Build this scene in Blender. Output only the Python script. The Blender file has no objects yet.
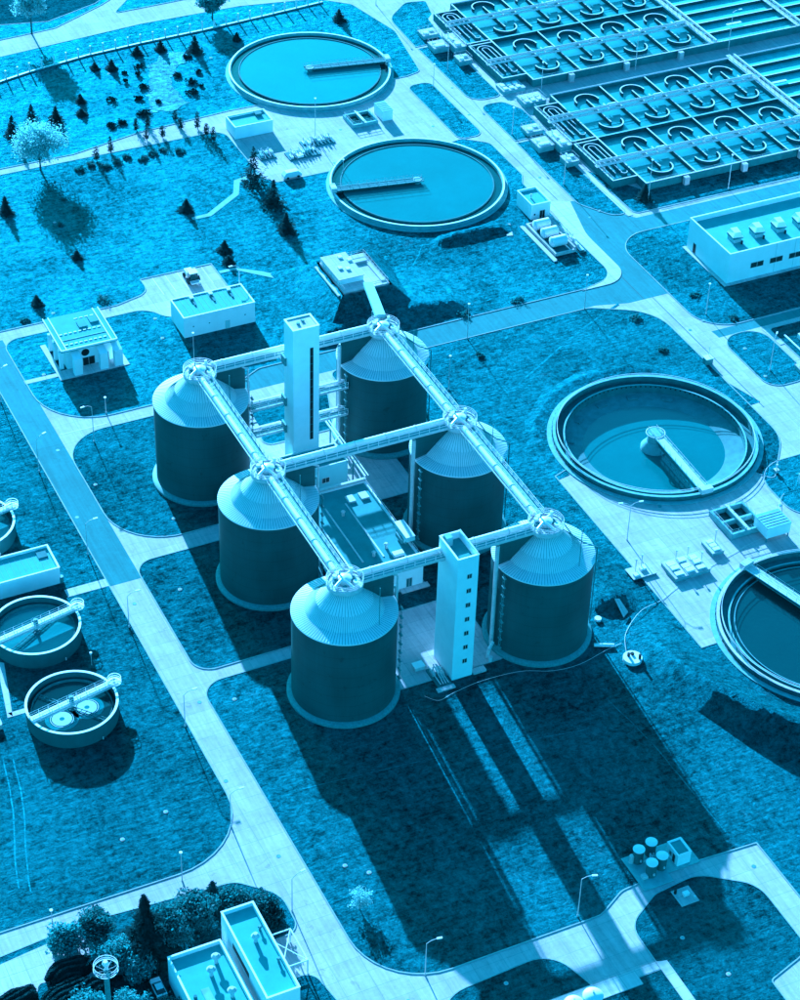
import bpy, bmesh, math, random
from mathutils import Vector, Matrix
from mathutils.geometry import delaunay_2d_cdt
R = math.radians
rnd = random.Random(7)
sc = bpy.context.scene
COL = sc.collection

# ------------------------------------------------------------------ camera
f = 2207.186
pitch, roll, yaw = R(38.0998), R(1.8855), R(26.5383)
cam_d = bpy.data.cameras.new('camera'); cam = bpy.data.objects.new('camera', cam_d); COL.objects.link(cam)
cam_d.sensor_fit = 'HORIZONTAL'; cam_d.sensor_width = 36; cam_d.lens = f / 800 * 36
cam_d.clip_start = 5; cam_d.clip_end = 6000
fw0 = Vector((0, math.cos(pitch), -math.sin(pitch))); rt0 = Vector((1, 0, 0)); up0 = rt0.cross(fw0)
rt1 = math.cos(roll) * rt0 + math.sin(roll) * up0; up1 = -math.sin(roll) * rt0 + math.cos(roll) * up0
RZ = Matrix.Rotation(-yaw, 3, 'Z')
rt1, up1, fw1 = RZ @ rt0 * 0 + RZ @ rt1, RZ @ up1, RZ @ fw0
M = Matrix((rt1, up1, -fw1)).transposed().to_4x4(); M.translation = Vector((-150, -320, 291.18))
cam.matrix_world = M
sc.camera = cam

# ------------------------------------------------------------------ light
SUN_EL = R(18.4); SX, SY = 0.087, 1.0                    # the sun stands beyond the plant, shadows run to -y
sd = bpy.data.lights.new('sun', 'SUN'); sd.energy = 5.0; sd.angle = R(0.55); sd.color = (0.175, 0.528, 1.0)
sun = bpy.data.objects.new('sun', sd); COL.objects.link(sun)
hv = Vector((SX, SY, 0)).normalized()
sdir = Vector((hv.x * math.cos(SUN_EL), hv.y * math.cos(SUN_EL), math.sin(SUN_EL)))
sun.rotation_euler = sdir.to_track_quat('Z', 'Y').to_euler()
w = bpy.data.worlds.new("World"); sc.world = w; w.use_nodes = True
nt = w.node_tree; nt.nodes.clear()
sky = nt.nodes.new('ShaderNodeTexSky'); sky.sky_type = 'NISHITA'; sky.sun_disc = False
sky.sun_elevation = SUN_EL; sky.sun_rotation = math.atan2(hv.x, hv.y)
mx = nt.nodes.new('ShaderNodeMix'); mx.data_type = 'RGBA'; mx.blend_type = 'MULTIPLY'; mx.inputs[0].default_value = 1
mx.inputs[7].default_value = (0.02, 0.725, 1.06, 1)        # the photograph's cyan tone
bgn = nt.nodes.new('ShaderNodeBackground'); bgn.inputs[1].default_value = 0.09
wo = nt.nodes.new('ShaderNodeOutputWorld')
nt.links.new(sky.outputs[0], mx.inputs[6]); nt.links.new(mx.outputs[2], bgn.inputs[0]); nt.links.new(bgn.outputs[0], wo.inputs[0])
vs = sc.view_settings
vs.view_transform = 'Standard'; vs.look = 'None'; vs.gamma = 1; vs.use_curve_mapping = False; vs.exposure = 2.33

# ------------------------------------------------------------------ materials
def new_mat(name):
    m = bpy.data.materials.new(name); m.use_nodes = True
    n = m.node_tree.nodes; b = n['Principled BSDF']
    return m, m.node_tree, b
def tone(v, r): return (v * r, v, v, 1)
def mat(name, v, r=.6, rough=.8, var=.12, scale=.6, bump=0, bscale=3, metal=0, spec=.3, streak=False, dark=None):
    m, t, b = new_mat(name)
    N, L = t.nodes, t.links
    tc = N.new('ShaderNodeTexCoord'); mp = N.new('ShaderNodeMapping')
    L.new(tc.outputs['Object'], mp.inputs[0])
    if streak: mp.inputs['Scale'].default_value = (3, 3, .25)
    ns = N.new('ShaderNodeTexNoise'); ns.inputs['Scale'].default_value = scale; ns.inputs['Detail'].default_value = 6; ns.inputs['Roughness'].default_value = .65
    L.new(mp.outputs[0], ns.inputs[0])
    cr = N.new('ShaderNodeValToRGB'); L.new(ns.outputs[0], cr.inputs[0])
    cr.color_ramp.elements[0].position = .3; cr.color_ramp.elements[1].position = .7
    cr.color_ramp.elements[0].color = tone(v * (1 - var), r); cr.color_ramp.elements[1].color = tone(v * (1 + var), r)
    L.new(cr.outputs[0], b.inputs['Base Color'])
    b.inputs['Roughness'].default_value = rough; b.inputs['Metallic'].default_value = metal; b.inputs['Specular IOR Level'].default_value = spec
    if bump:
        n2 = N.new('ShaderNodeTexNoise'); n2.inputs['Scale'].default_value = bscale; n2.inputs['Detail'].default_value = 4
        L.new(tc.outputs['Object'], n2.inputs[0])
        bp = N.new('ShaderNodeBump'); bp.inputs['Distance'].default_value = bump; L.new(n2.outputs[0], bp.inputs['Height']); L.new(bp.outputs[0], b.inputs['Normal'])
    return m
def grass_mat(name, lo, hi, bump=.35, pale=.0, r=.02, off=0, spec=.105):
    m, t, b = new_mat(name); N, L = t.nodes, t.links
    tc = N.new('ShaderNodeTexCoord'); mp = N.new('ShaderNodeMapping'); mp.inputs['Location'].default_value = (off, off * 2, 0)
    L.new(tc.outputs['Object'], mp.inputs[0])
    def noise(s, d, ro=.6, di=0, vec=None):
        n = N.new('ShaderNodeTexNoise'); n.inputs['Scale'].default_value = s; n.inputs['Detail'].default_value = d
        n.inputs['Roughness'].default_value = ro; n.inputs['Distortion'].default_value = di
        L.new((vec or mp).outputs[0], n.inputs[0]); return n
    def math_(op, a, b_, v=None):
        n = N.new('ShaderNodeMath'); n.operation = op
        for i, x in enumerate((a, b_)):
            if isinstance(x, (int, float)): n.inputs[i].default_value = x
            else: L.new(x.outputs[0], n.inputs[i])
        return n
    big = noise(.035, 5, .6, .8); mid = noise(.33, 6, .7, .4); fine = noise(.75, 7, .85, .3)
    st = N.new('ShaderNodeMapping'); st.inputs['Scale'].default_value = (.12, 1.1, 1); st.inputs['Rotation'].default_value = (0, 0, R(24)); L.new(tc.outputs['Object'], st.inputs[0])
    row = noise(1.3, 5, .65, .5, st)
    s = math_('ADD', math_('MULTIPLY', big, .20), math_('MULTIPLY', mid, .20))
    s = math_('ADD', s, math_('ADD', math_('MULTIPLY', fine, .50), math_('MULTIPLY', row, .14)))
    cr = N.new('ShaderNodeValToRGB'); L.new(s.outputs[0], cr.inputs[0])
    e = cr.color_ramp.elements; e[0].position = .43; e[1].position = .59
    def tone(v, r): return (v * r, v * .90, v * 1.02, 1)
    e[0].color = tone(lo, r); e[1].color = tone(hi, r)
    if pale:
        k = e.new(.52); k.color = tone((lo + hi) * .42, r)
        # worn pale spots
        sp = noise(.16, 4, .8, 1.5); c2 = N.new('ShaderNodeValToRGB'); L.new(sp.outputs[0], c2.inputs[0])
        c2.color_ramp.elements[0].position = .60; c2.color_ramp.elements[1].position = .74
        mixn = N.new('ShaderNodeMix'); mixn.data_type = 'RGBA'; L.new(c2.outputs[0], mixn.inputs[0])
        L.new(cr.outputs[0], mixn.inputs[6]); mixn.inputs[7].default_value = tone(pale, .3); L.new(mixn.outputs[2], b.inputs['Base Color'])
    else: L.new(cr.outputs[0], b.inputs['Base Color'])
    b.inputs['Roughness'].default_value = 1; b.inputs['Specular IOR Level'].default_value = 0
    h = math_('ADD', math_('MULTIPLY', noise(.55, 7, .82, .4), 1.5), math_('MULTIPLY', noise(2.2, 4, .8), .45))
    h = math_('ADD', h, math_('MULTIPLY', row, .5))
    bp = N.new('ShaderNodeBump'); bp.inputs['Distance'].default_value = bump; L.new(h.outputs[0], bp.inputs['Height']); L.new(bp.outputs[0], b.inputs['Normal'])
    # blades glance the low sun forward
    gl = N.new('ShaderNodeBsdfGlossy'); gl.inputs['Roughness'].default_value = .62; L.new(bp.outputs[0], gl.inputs['Normal'])
    gm = N.new('ShaderNodeValToRGB'); L.new(s.outputs[0], gm.inputs[0]); gm.color_ramp.elements[0].position = .43; gm.color_ramp.elements[1].position = .58
    gm.color_ramp.elements[0].color = tone(spec * .25, .0); gm.color_ramp.elements[1].color = tone(spec * 1.7, .02); L.new(gm.outputs[0], gl.inputs['Color'])
    ad = N.new('ShaderNodeAddShader'); L.new(b.outputs[0], ad.inputs[0]); L.new(gl.outputs[0], ad.inputs[1]); L.new(ad.outputs[0], N['Material Output'].inputs['Surface'])
    return m
def paving_mat(name, v, r, sx=5.5, sy=3.5, joint=.82, var=.16, rot=0, dirt=.5):
    m, t, b = new_mat(name); N, L = t.nodes, t.links
    tc = N.new('ShaderNodeTexCoord'); mp = N.new('ShaderNodeMapping'); L.new(tc.outputs['Object'], mp.inputs[0]); mp.inputs['Rotation'].default_value = (0, 0, rot)
    br = N.new('ShaderNodeTexBrick'); L.new(mp.outputs[0], br.inputs[0])
    br.inputs['Scale'].default_value = 1; br.inputs['Brick Width'].default_value = sx; br.inputs['Row Height'].default_value = sy
    br.inputs['Mortar Size'].default_value = .06; br.inputs['Mortar Smooth'].default_value = .4; br.offset = 0.0
    br.inputs['Color1'].default_value = tone(v * .94, r); br.inputs['Color2'].default_value = tone(v * 1.06, r); br.inputs['Mortar'].default_value = tone(v * joint, r * .8)
    def ramp(scale, p0, p1, lo, hi, di=0, det=6):
        n = N.new('ShaderNodeTexNoise'); n.inputs['Scale'].default_value = scale; n.inputs['Detail'].default_value = det; n.inputs['Roughness'].default_value = .7; n.inputs['Distortion'].default_value = di
        L.new(mp.outputs[0], n.inputs[0]); c = N.new('ShaderNodeValToRGB'); L.new(n.outputs[0], c.inputs[0])
        c.color_ramp.elements[0].position = p0; c.color_ramp.elements[1].position = p1
        c.color_ramp.elements[0].color = (lo, lo, lo, 1); c.color_ramp.elements[1].color = (hi, hi, hi, 1); return c
    def streak():
        m2 = N.new('ShaderNodeMapping'); m2.inputs['Scale'].default_value = (1.0, .045, 1); L.new(tc.outputs['Object'], m2.inputs[0])
        n = N.new('ShaderNodeTexNoise'); n.inputs['Scale'].default_value = 1.1; n.inputs['Detail'].default_value = 5; n.inputs['Roughness'].default_value = .7; n.inputs['Distortion'].default_value = .3; L.new(m2.outputs[0], n.inputs[0])
        c = N.new('ShaderNodeValToRGB'); L.new(n.outputs[0], c.inputs[0]); c.color_ramp.elements[0].position = .36; c.color_ramp.elements[1].position = .6
        c.color_ramp.elements[0].color = (.86, .86, .86, 1); c.color_ramp.elements[1].color = (1.06, 1.06, 1.06, 1); return c
    cur = br
    for c in (ramp(.12, .32, .68, 1 - var, 1 + var * .4, .6), ramp(1.1, .3, .7, 1 - var * .7, 1 + var * .3), ramp(.45, .26, .40, 1 - dirt, 1, 1.6, 8), streak()):
        mm = N.new('ShaderNodeMix'); mm.data_type = 'RGBA'; mm.blend_type = 'MULTIPLY'; mm.inputs[0].default_value = 1
        L.new(cur.outputs[2] if cur is not br else br.outputs[0], mm.inputs[6]); L.new(c.outputs[0], mm.inputs[7]); cur = mm
    L.new(cur.outputs[2], b.inputs['Base Color'])
    b.inputs['Roughness'].default_value = .9; b.inputs['Specular IOR Level'].default_value = .15
    n3 = N.new('ShaderNodeTexNoise'); n3.inputs['Scale'].default_value = 4; L.new(tc.outputs['Object'], n3.inputs[0])
    bp = N.new('ShaderNodeBump'); bp.inputs['Distance'].default_value = .02; L.new(n3.outputs[0], bp.inputs['Height']); L.new(bp.outputs[0], b.inputs['Normal'])
    return m
def water_mat(name, v, r=.0, rough=.12, var=.06, scale=.12):
    m = mat(name, v, r, rough, var, scale, bump=.02, bscale=1.2, spec=.5); return m

CONC = paving_mat('concrete_paving', .46, 1.35, dirt=.42)
SLAB = paving_mat('pale_concrete', .52, 1.3, 3.0, 3.0, .75, .10, dirt=.25)
ASPH = paving_mat('asphalt', .235, .05, 40, 60, .8, .16, dirt=.3)
GRASS = grass_mat('grass', .010, .062, .9, .13, spec=.095)
GRASS2 = grass_mat('dry_grass', .026, .092, .6, .17, off=37)
GRASS3 = grass_mat('lush_grass', .006, .044, .9, 0, off=90, spec=.062)
GRASS4 = grass_mat('mown_grass', .008, .050, .9, .09, off=55, spec=.078)
FIELD = grass_mat('dark_field', .02, .05, .4, 0, off=11, spec=.02)
KERB = mat('kerb_stone', .36, .8, var=.2, scale=.5)
DARKEDGE = mat('dark_edge', .10, .1)
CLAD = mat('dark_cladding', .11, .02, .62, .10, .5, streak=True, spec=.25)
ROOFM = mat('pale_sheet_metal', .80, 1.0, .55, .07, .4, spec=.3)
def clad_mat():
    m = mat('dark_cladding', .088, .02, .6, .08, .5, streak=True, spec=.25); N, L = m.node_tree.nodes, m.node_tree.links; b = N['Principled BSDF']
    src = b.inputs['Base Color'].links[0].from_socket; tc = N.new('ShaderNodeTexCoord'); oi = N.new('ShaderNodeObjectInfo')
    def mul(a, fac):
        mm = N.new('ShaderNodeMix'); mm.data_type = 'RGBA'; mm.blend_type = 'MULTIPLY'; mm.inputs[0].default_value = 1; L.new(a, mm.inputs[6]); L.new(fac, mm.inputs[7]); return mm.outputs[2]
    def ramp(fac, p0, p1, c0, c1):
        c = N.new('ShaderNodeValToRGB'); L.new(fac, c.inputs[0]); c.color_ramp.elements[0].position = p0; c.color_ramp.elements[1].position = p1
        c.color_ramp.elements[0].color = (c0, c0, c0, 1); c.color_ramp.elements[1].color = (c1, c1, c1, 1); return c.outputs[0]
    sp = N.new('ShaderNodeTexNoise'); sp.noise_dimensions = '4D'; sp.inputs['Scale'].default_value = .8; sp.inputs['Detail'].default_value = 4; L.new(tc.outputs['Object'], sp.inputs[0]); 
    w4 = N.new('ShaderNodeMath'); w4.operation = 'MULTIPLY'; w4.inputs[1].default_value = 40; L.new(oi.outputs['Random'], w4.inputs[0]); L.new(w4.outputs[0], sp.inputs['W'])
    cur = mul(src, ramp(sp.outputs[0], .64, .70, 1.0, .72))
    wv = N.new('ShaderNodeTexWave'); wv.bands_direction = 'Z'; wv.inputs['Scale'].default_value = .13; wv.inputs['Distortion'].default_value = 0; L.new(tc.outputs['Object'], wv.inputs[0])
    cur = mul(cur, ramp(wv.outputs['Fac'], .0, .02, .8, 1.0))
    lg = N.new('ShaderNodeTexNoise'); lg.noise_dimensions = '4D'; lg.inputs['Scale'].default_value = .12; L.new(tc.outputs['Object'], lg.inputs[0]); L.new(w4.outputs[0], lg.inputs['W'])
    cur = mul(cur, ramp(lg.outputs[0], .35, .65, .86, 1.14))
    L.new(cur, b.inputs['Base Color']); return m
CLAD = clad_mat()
RIDGE = mat('seam_metal', .34, .3, .6)
GALV = mat('galvanised_steel', .55, 1.1, .45, .15, 1.5, spec=.5)
GALVD = mat('weathered_steel', .26, .2, .6, .25, 2)
WHITE = mat('white_paint', .80, 1.15, .5, .05, .8, spec=.4)
PIPEW = mat('white_pipe', .76, 1.15, .4, .08, .8, spec=.5)
RENDER = mat('pale_render', .85, .9, .85, .06, .25)
RENDER2 = mat('cream_render', .62, .35, .85, .07, .3)
CWALL = mat('concrete_wall', .40, .4, .85, .2, .7)
CTOP = mat('sunlit_concrete_top', .62, 1.1, .8, .15, .8)  # pale tone for wall tops, their sunlight put into the colour
CDARK = mat('damp_shaded_concrete', .17, .05, .85, .25, .5)  # damp concrete; on basin walls it also carries the sides' shade
TARN = mat('roof_felt', .35, .06, .85, .12, .3)
TARD = mat('dark_roof_felt', .26, .03, .85, .15, .4)
BLACK = mat('dark_opening', .02, .1, .4)
GLASS = mat('window_glass', .05, .1, .12, spec=.6)
TANKD = mat('dark_tank_side', .13, .03, .7, .12, .5)
WATER = water_mat('settled_water', .215, var=.10, scale=.05)
WATER2 = water_mat('settled_water_darker', .165, var=.12, scale=.06)
WATERC = water_mat('murky_water', .15, var=.08)
WATERD = water_mat('deep_shaded_water', .045)  # dark pond water; also carries the shade of the rim channels
WATERK = water_mat('dark_water', .055)
WATERA = water_mat('aerated_water', .46, rough=.5, var=.22, scale=.5)
WATERA2 = water_mat('basin_water', .26, rough=.3, var=.12, scale=.25)
BAFF = mat('shaded_concrete', .09, .1, .85, .3, .8)  # basin wall sides, their shade put into the colour
FOAM = mat('foam', .6, .7, .9, .2, 3)
SILT = mat('silt', .22, .3, .95, .2, .5)
def leaf_mat(name, v, r, var):
    m = mat(name, v, r, .7, var, 1.0); N, L = m.node_tree.nodes, m.node_tree.links; b = N['Principled BSDF']
    tl = N.new('ShaderNodeBsdfTranslucent'); ms = N.new('ShaderNodeMixShader'); ms.inputs[0].default_value = .5
    L.new(b.inputs['Base Color'].links[0].from_socket, tl.inputs[0]); L.new(b.outputs[0], ms.inputs[1]); L.new(tl.outputs[0], ms.inputs[2]); L.new(ms.outputs[0], N['Material Output'].inputs[0]); return m
BARK = mat('bark', .10, .1, .9)
LEAF = leaf_mat('pale_leaves', .60, .4, .3)
LEAFM = leaf_mat('mid_leaves', .17, .03, .45)
LEAFB = leaf_mat('blue_leaves', .30, .05, .45)
CONI = mat('conifer_needles', .045, .0, .9, .4, 1.2, spec=.03)
CONI2 = mat('dark_yew_needles', .032, .0, .9, .4, 1.2, spec=.03)
RUBBER = mat('black_rubber', .03, .3)

# ------------------------------------------------------------------ mesh helpers
ORG = {}
class MB:
    def __init__(s): s.v = []; s.f = []
    def add(s, vs_, fs):
        o = len(s.v); s.v += [tuple(p) for p in vs_]; s.f += [tuple(i + o for i in q) for q in fs]; return s
    def box(s, x0, y0, z0, x1, y1, z1):
        return s.add([(x0, y0, z0), (x1, y0, z0), (x1, y1, z0), (x0, y1, z0), (x0, y0, z1), (x1, y0, z1), (x1, y1, z1), (x0, y1, z1)],
                     [(0, 3, 2, 1), (4, 5, 6, 7), (0, 1, 5, 4), (1, 2, 6, 5), (2, 3, 7, 6), (3, 0, 4, 7)])
    def obox(s, cx, cy, z0, z1, lx, ly, a):
        c, n = math.cos(a), math.sin(a)
        q = [(cx + c * x - n * y, cy + n * x + c * y) for x, y in ((-lx / 2, -ly / 2), (lx / 2, -ly / 2), (lx / 2, ly / 2), (-lx / 2, ly / 2))]
        return s.prism(q, z0, z1)
    def prism(s, poly, z0, z1):
        n = len(poly)
        return s.add([(x, y, z0) for x, y in poly] + [(x, y, z1) for x, y in poly],
                     [tuple(range(n))[::-1], tuple(range(n, 2 * n))] + [(i, (i + 1) % n, n + (i + 1) % n, n + i) for i in range(n)])
    def revolve(s, cx, cy, prof, n=48, a0=0, a1=2 * math.pi, close=False):
        full = abs(a1 - a0 - 2 * math.pi) < 1e-6; m = n if full else n + 1; k = len(prof); V = []; F = []
        for i in range(m):
            a = a0 + (a1 - a0) * i / n
            V += [(cx + r * math.cos(a), cy + r * math.sin(a), z) for r, z in prof]
        for i in range(n):
            j = (i + 1) % m
            for q in range(k if close else k - 1):
                p = (q + 1) % k
                F.append((i * k + q, j * k + q, j * k + p, i * k + p))
        if close and not full: F.append(tuple(range(k))); F.append(tuple((m - 1) * k + q for q in range(k))[::-1])
        return s.add(V, F)
    def cyl(s, cx, cy, z0, z1, r0, r1=None, n=20):
        r1 = r0 if r1 is None else r1
        V = [(cx + r * math.cos(2 * math.pi * i / n), cy + r * math.sin(2 * math.pi * i / n), z) for r, z in ((r0, z0), (r1, z1)) for i in range(n)]
        return s.add(V, [tuple(range(n))[::-1], tuple(range(n, 2 * n))] + [(i, (i + 1) % n, n + (i + 1) % n, n + i) for i in range(n)])
    def ring(s, cx, cy, r0, r1, z0, z1, n=64, a0=0, a1=2 * math.pi):
        return s.revolve(cx, cy, [(r0, z0), (r1, z0), (r1, z1), (r0, z1)], n, a0, a1, True)
    def tube(s, p0, p1, r, n=8, r1=None):
        p0, p1 = Vector(p0), Vector(p1); d = (p1 - p0)
        if d.length < 1e-6: return s
        d.normalize(); a = d.cross(Vector((0, 0, 1)))
        if a.length < 1e-3: a = Vector((1, 0, 0))
        a.normalize(); b = d.cross(a); r1 = r if r1 is None else r1
        V = [p + (a * math.cos(2 * math.pi * i / n) + b * math.sin(2 * math.pi * i / n)) * q for p, q in ((p0, r), (p1, r1)) for i in range(n)]
        return s.add(V, [tuple(range(n)), tuple(range(n, 2 * n))[::-1]] + [(i, n + i, n + (i + 1) % n, (i + 1) % n) for i in range(n)])
    def path(s, pts, r, n=6):
        for a, b in zip(pts, pts[1:]): s.tube(a, b, r, n)
        return s
    def rail(s, pts, h=1.1, step=2.0, r=.045, mid=True):
        pts = [Vector(p) for p in pts]
        for a, b in zip(pts, pts[1:]):
            L_ = (b - a).length; n = max(1, round(L_ / step))
            for i in range(n + 1):
                p = a.lerp(b, i / n); s.tube(p, p + Vector((0, 0, h)), r, 4)
            for hh in ((h, h * .5) if mid else (h,)):
                s.tube(a + Vector((0, 0, hh)), b + Vector((0, 0, hh)), r, 4)
        return s
    def build(s, name, m, parent=None, smooth=None, label=None, org=None, top=None):
        me = bpy.data.meshes.new(name)
        o = ORG[parent.name] if parent is not None else Vector(org or (0, 0, 0))
        me.from_pydata([(x - o[0], y - o[1], z - o[2]) for x, y, z in s.v], [], s.f); me.update()
        bm = bmesh.new(); bm.from_mesh(me); bmesh.ops.recalc_face_normals(bm, faces=bm.faces) if len(s.f) < 6000 else None; bm.to_mesh(me); bm.free()
        me.materials.append(m)
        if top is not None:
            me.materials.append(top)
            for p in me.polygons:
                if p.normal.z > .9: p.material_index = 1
        if smooth:
            me.shade_smooth(); me.set_sharp_from_angle(angle=R(smooth))
        ob = bpy.data.objects.new(name, me); COL.objects.link(ob); ORG[ob.name] = Vector(o)
        if parent is not None: ob.parent = parent
        else: ob.location = o
        if label: ob['label'] = label
        return ob
def thing(name, label, cat, loc, group=None):
    o = bpy.data.objects.new(name, None); COL.objects.link(o); o.location = loc; o.empty_display_size = .5; ORG[o.name] = Vector(loc)
    o['label'] = label; o['category'] = cat
    if group: o['group'] = group
    return o
def tag(o, label, cat, group=None):
    o['label'] = label; o['category'] = cat
    if group: o['group'] = group
    return o
def dup(root, loc, label, rz=0, group=None):
    r = root.copy(); COL.objects.link(r); r.location = loc; r.rotation_euler = (0, 0, rz); r['label'] = label
    if group: r['group'] = group
    def rec(a, b):
        for ch in a.children:
            c = ch.copy(); COL.objects.link(c); c.parent = b; rec(ch, c)
    rec(root, r); return r
def struct(name, mb, m, smooth=None):
    o = mb.build(name, m, None, smooth); o['kind'] = 'structure'; return o

# rounded polygon with (x, y, radius) corners
def rounded(pts):
    out = []; n = len(pts)
    P = [Vector(p[:2]) for p in pts]
    for i in range(n):
        r = pts[i][2] if len(pts[i]) > 2 else 0
        a, p, b = P[i - 1], P[i], P[(i + 1) % n]
        if r <= 0: out.append((p.x, p.y)); continue
        u_, v_ = (a - p), (b - p); lu, lv = u_.length, v_.length; u_.normalize(); v_.normalize()
        ang = math.acos(max(-1, min(1, u_.dot(v_))))
        t = min(r / math.tan(ang / 2), lu * .48, lv * .48); r2 = t * math.tan(ang / 2)
        c = p + (u_ + v_).normalized() * (r2 / math.sin(ang / 2))
        s0, s1 = p + u_ * t - c, p + v_ * t - c
        a0 = math.atan2(s0.y, s0.x); a1 = math.atan2(s1.y, s1.x); da = (a1 - a0 + math.pi) % (2 * math.pi) - math.pi
        k = max(3, int(abs(da) / R(9)))
        out += [(c.x + r2 * math.cos(a0 + da * j / k), c.y + r2 * math.sin(a0 + da * j / k)) for j in range(k + 1)]
    return out
def inside(p, poly):
    c = False; x, y = p; j = len(poly) - 1
    for i in range(len(poly)):
        xi, yi = poly[i]; xj, yj = poly[j]
        if (yi > y) != (yj > y) and x < (xj - xi) * (y - yi) / (yj - yi) + xi: c = not c
        j = i
    return c
HOLES = [(77.6, 9.7, 22.3), (77.5, -59.5, 22.3)]
def sheet(mb, poly, z, wall=0):
    hol = []
    for cx, cy, r in HOLES:
        pts = [(cx + r * math.cos(2 * math.pi * i / 72), cy + r * math.sin(2 * math.pi * i / 72)) for i in range(72)]
        if all(inside(p, poly) for p in pts): hol.append(pts)
        elif any(inside(p, poly) for p in pts): hol.append(pts)
    V = [Vector(p) for p in poly]; E = [(i, (i + 1) % len(poly)) for i in range(len(poly))]
    for h in hol:
        o = len(V); V += [Vector(p) for p in h]; E += [(o + i, o + (i + 1) % len(h)) for i in range(len(h))]
    vv, ee, ff, *_ = delaunay_2d_cdt(V, E, [], 0, 1e-4)
    keep = []
    for t in ff:
        c = sum((vv[i] for i in t), Vector((0, 0))) / len(t)
        if inside(c, poly) and not any((c - Vector(h[:2])).length < h[2] - .02 for h in HOLES): keep.append(tuple(t))
    mb.add([(p.x, p.y, z) for p in vv], keep)
    if wall:
        n = len(poly); mb.add([(x, y, z - wall) for x, y in poly] + [(x, y, z) for x, y in poly], [(i, (i + 1) % n, n + (i + 1) % n, n + i) for i in range(n)])
    return mb
def kerb(mb, poly, wd=.22, z=.13):
    n = len(poly); P = [Vector(p) for p in poly]; out = []
    area = sum(P[i].x * P[(i + 1) % n].y - P[(i + 1) % n].x * P[i].y for i in range(n)); sg = 1 if area > 0 else -1
    for i in range(n):
        d0 = (P[i] - P[i - 1]).normalized(); d1 = (P[(i + 1) % n] - P[i]).normalized()
        nn = (Vector((d0.y, -d0.x)) + Vector((d1.y, -d1.x)))
        if nn.length < 1e-3: nn = Vector((d1.y, -d1.x))
        nn.normalize(); k = max(.5, nn.dot(Vector((d1.y, -d1.x)))); out.append(P[i] + nn * wd * sg / k)
    V = [(p.x, p.y, z) for p in P] + [(p.x, p.y, z) for p in out] + [(p.x, p.y, -.02) for p in out] + [(p.x, p.y, 0.02) for p in P]
    F = []
    for i in range(n):
        j = (i + 1) % n; F += [(i, j, n + j, n + i), (n + i, n + j, 2 * n + j, 2 * n + i), (i, j, 3 * n + j, 3 * n + i)]
    mb.add(V, F)

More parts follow.
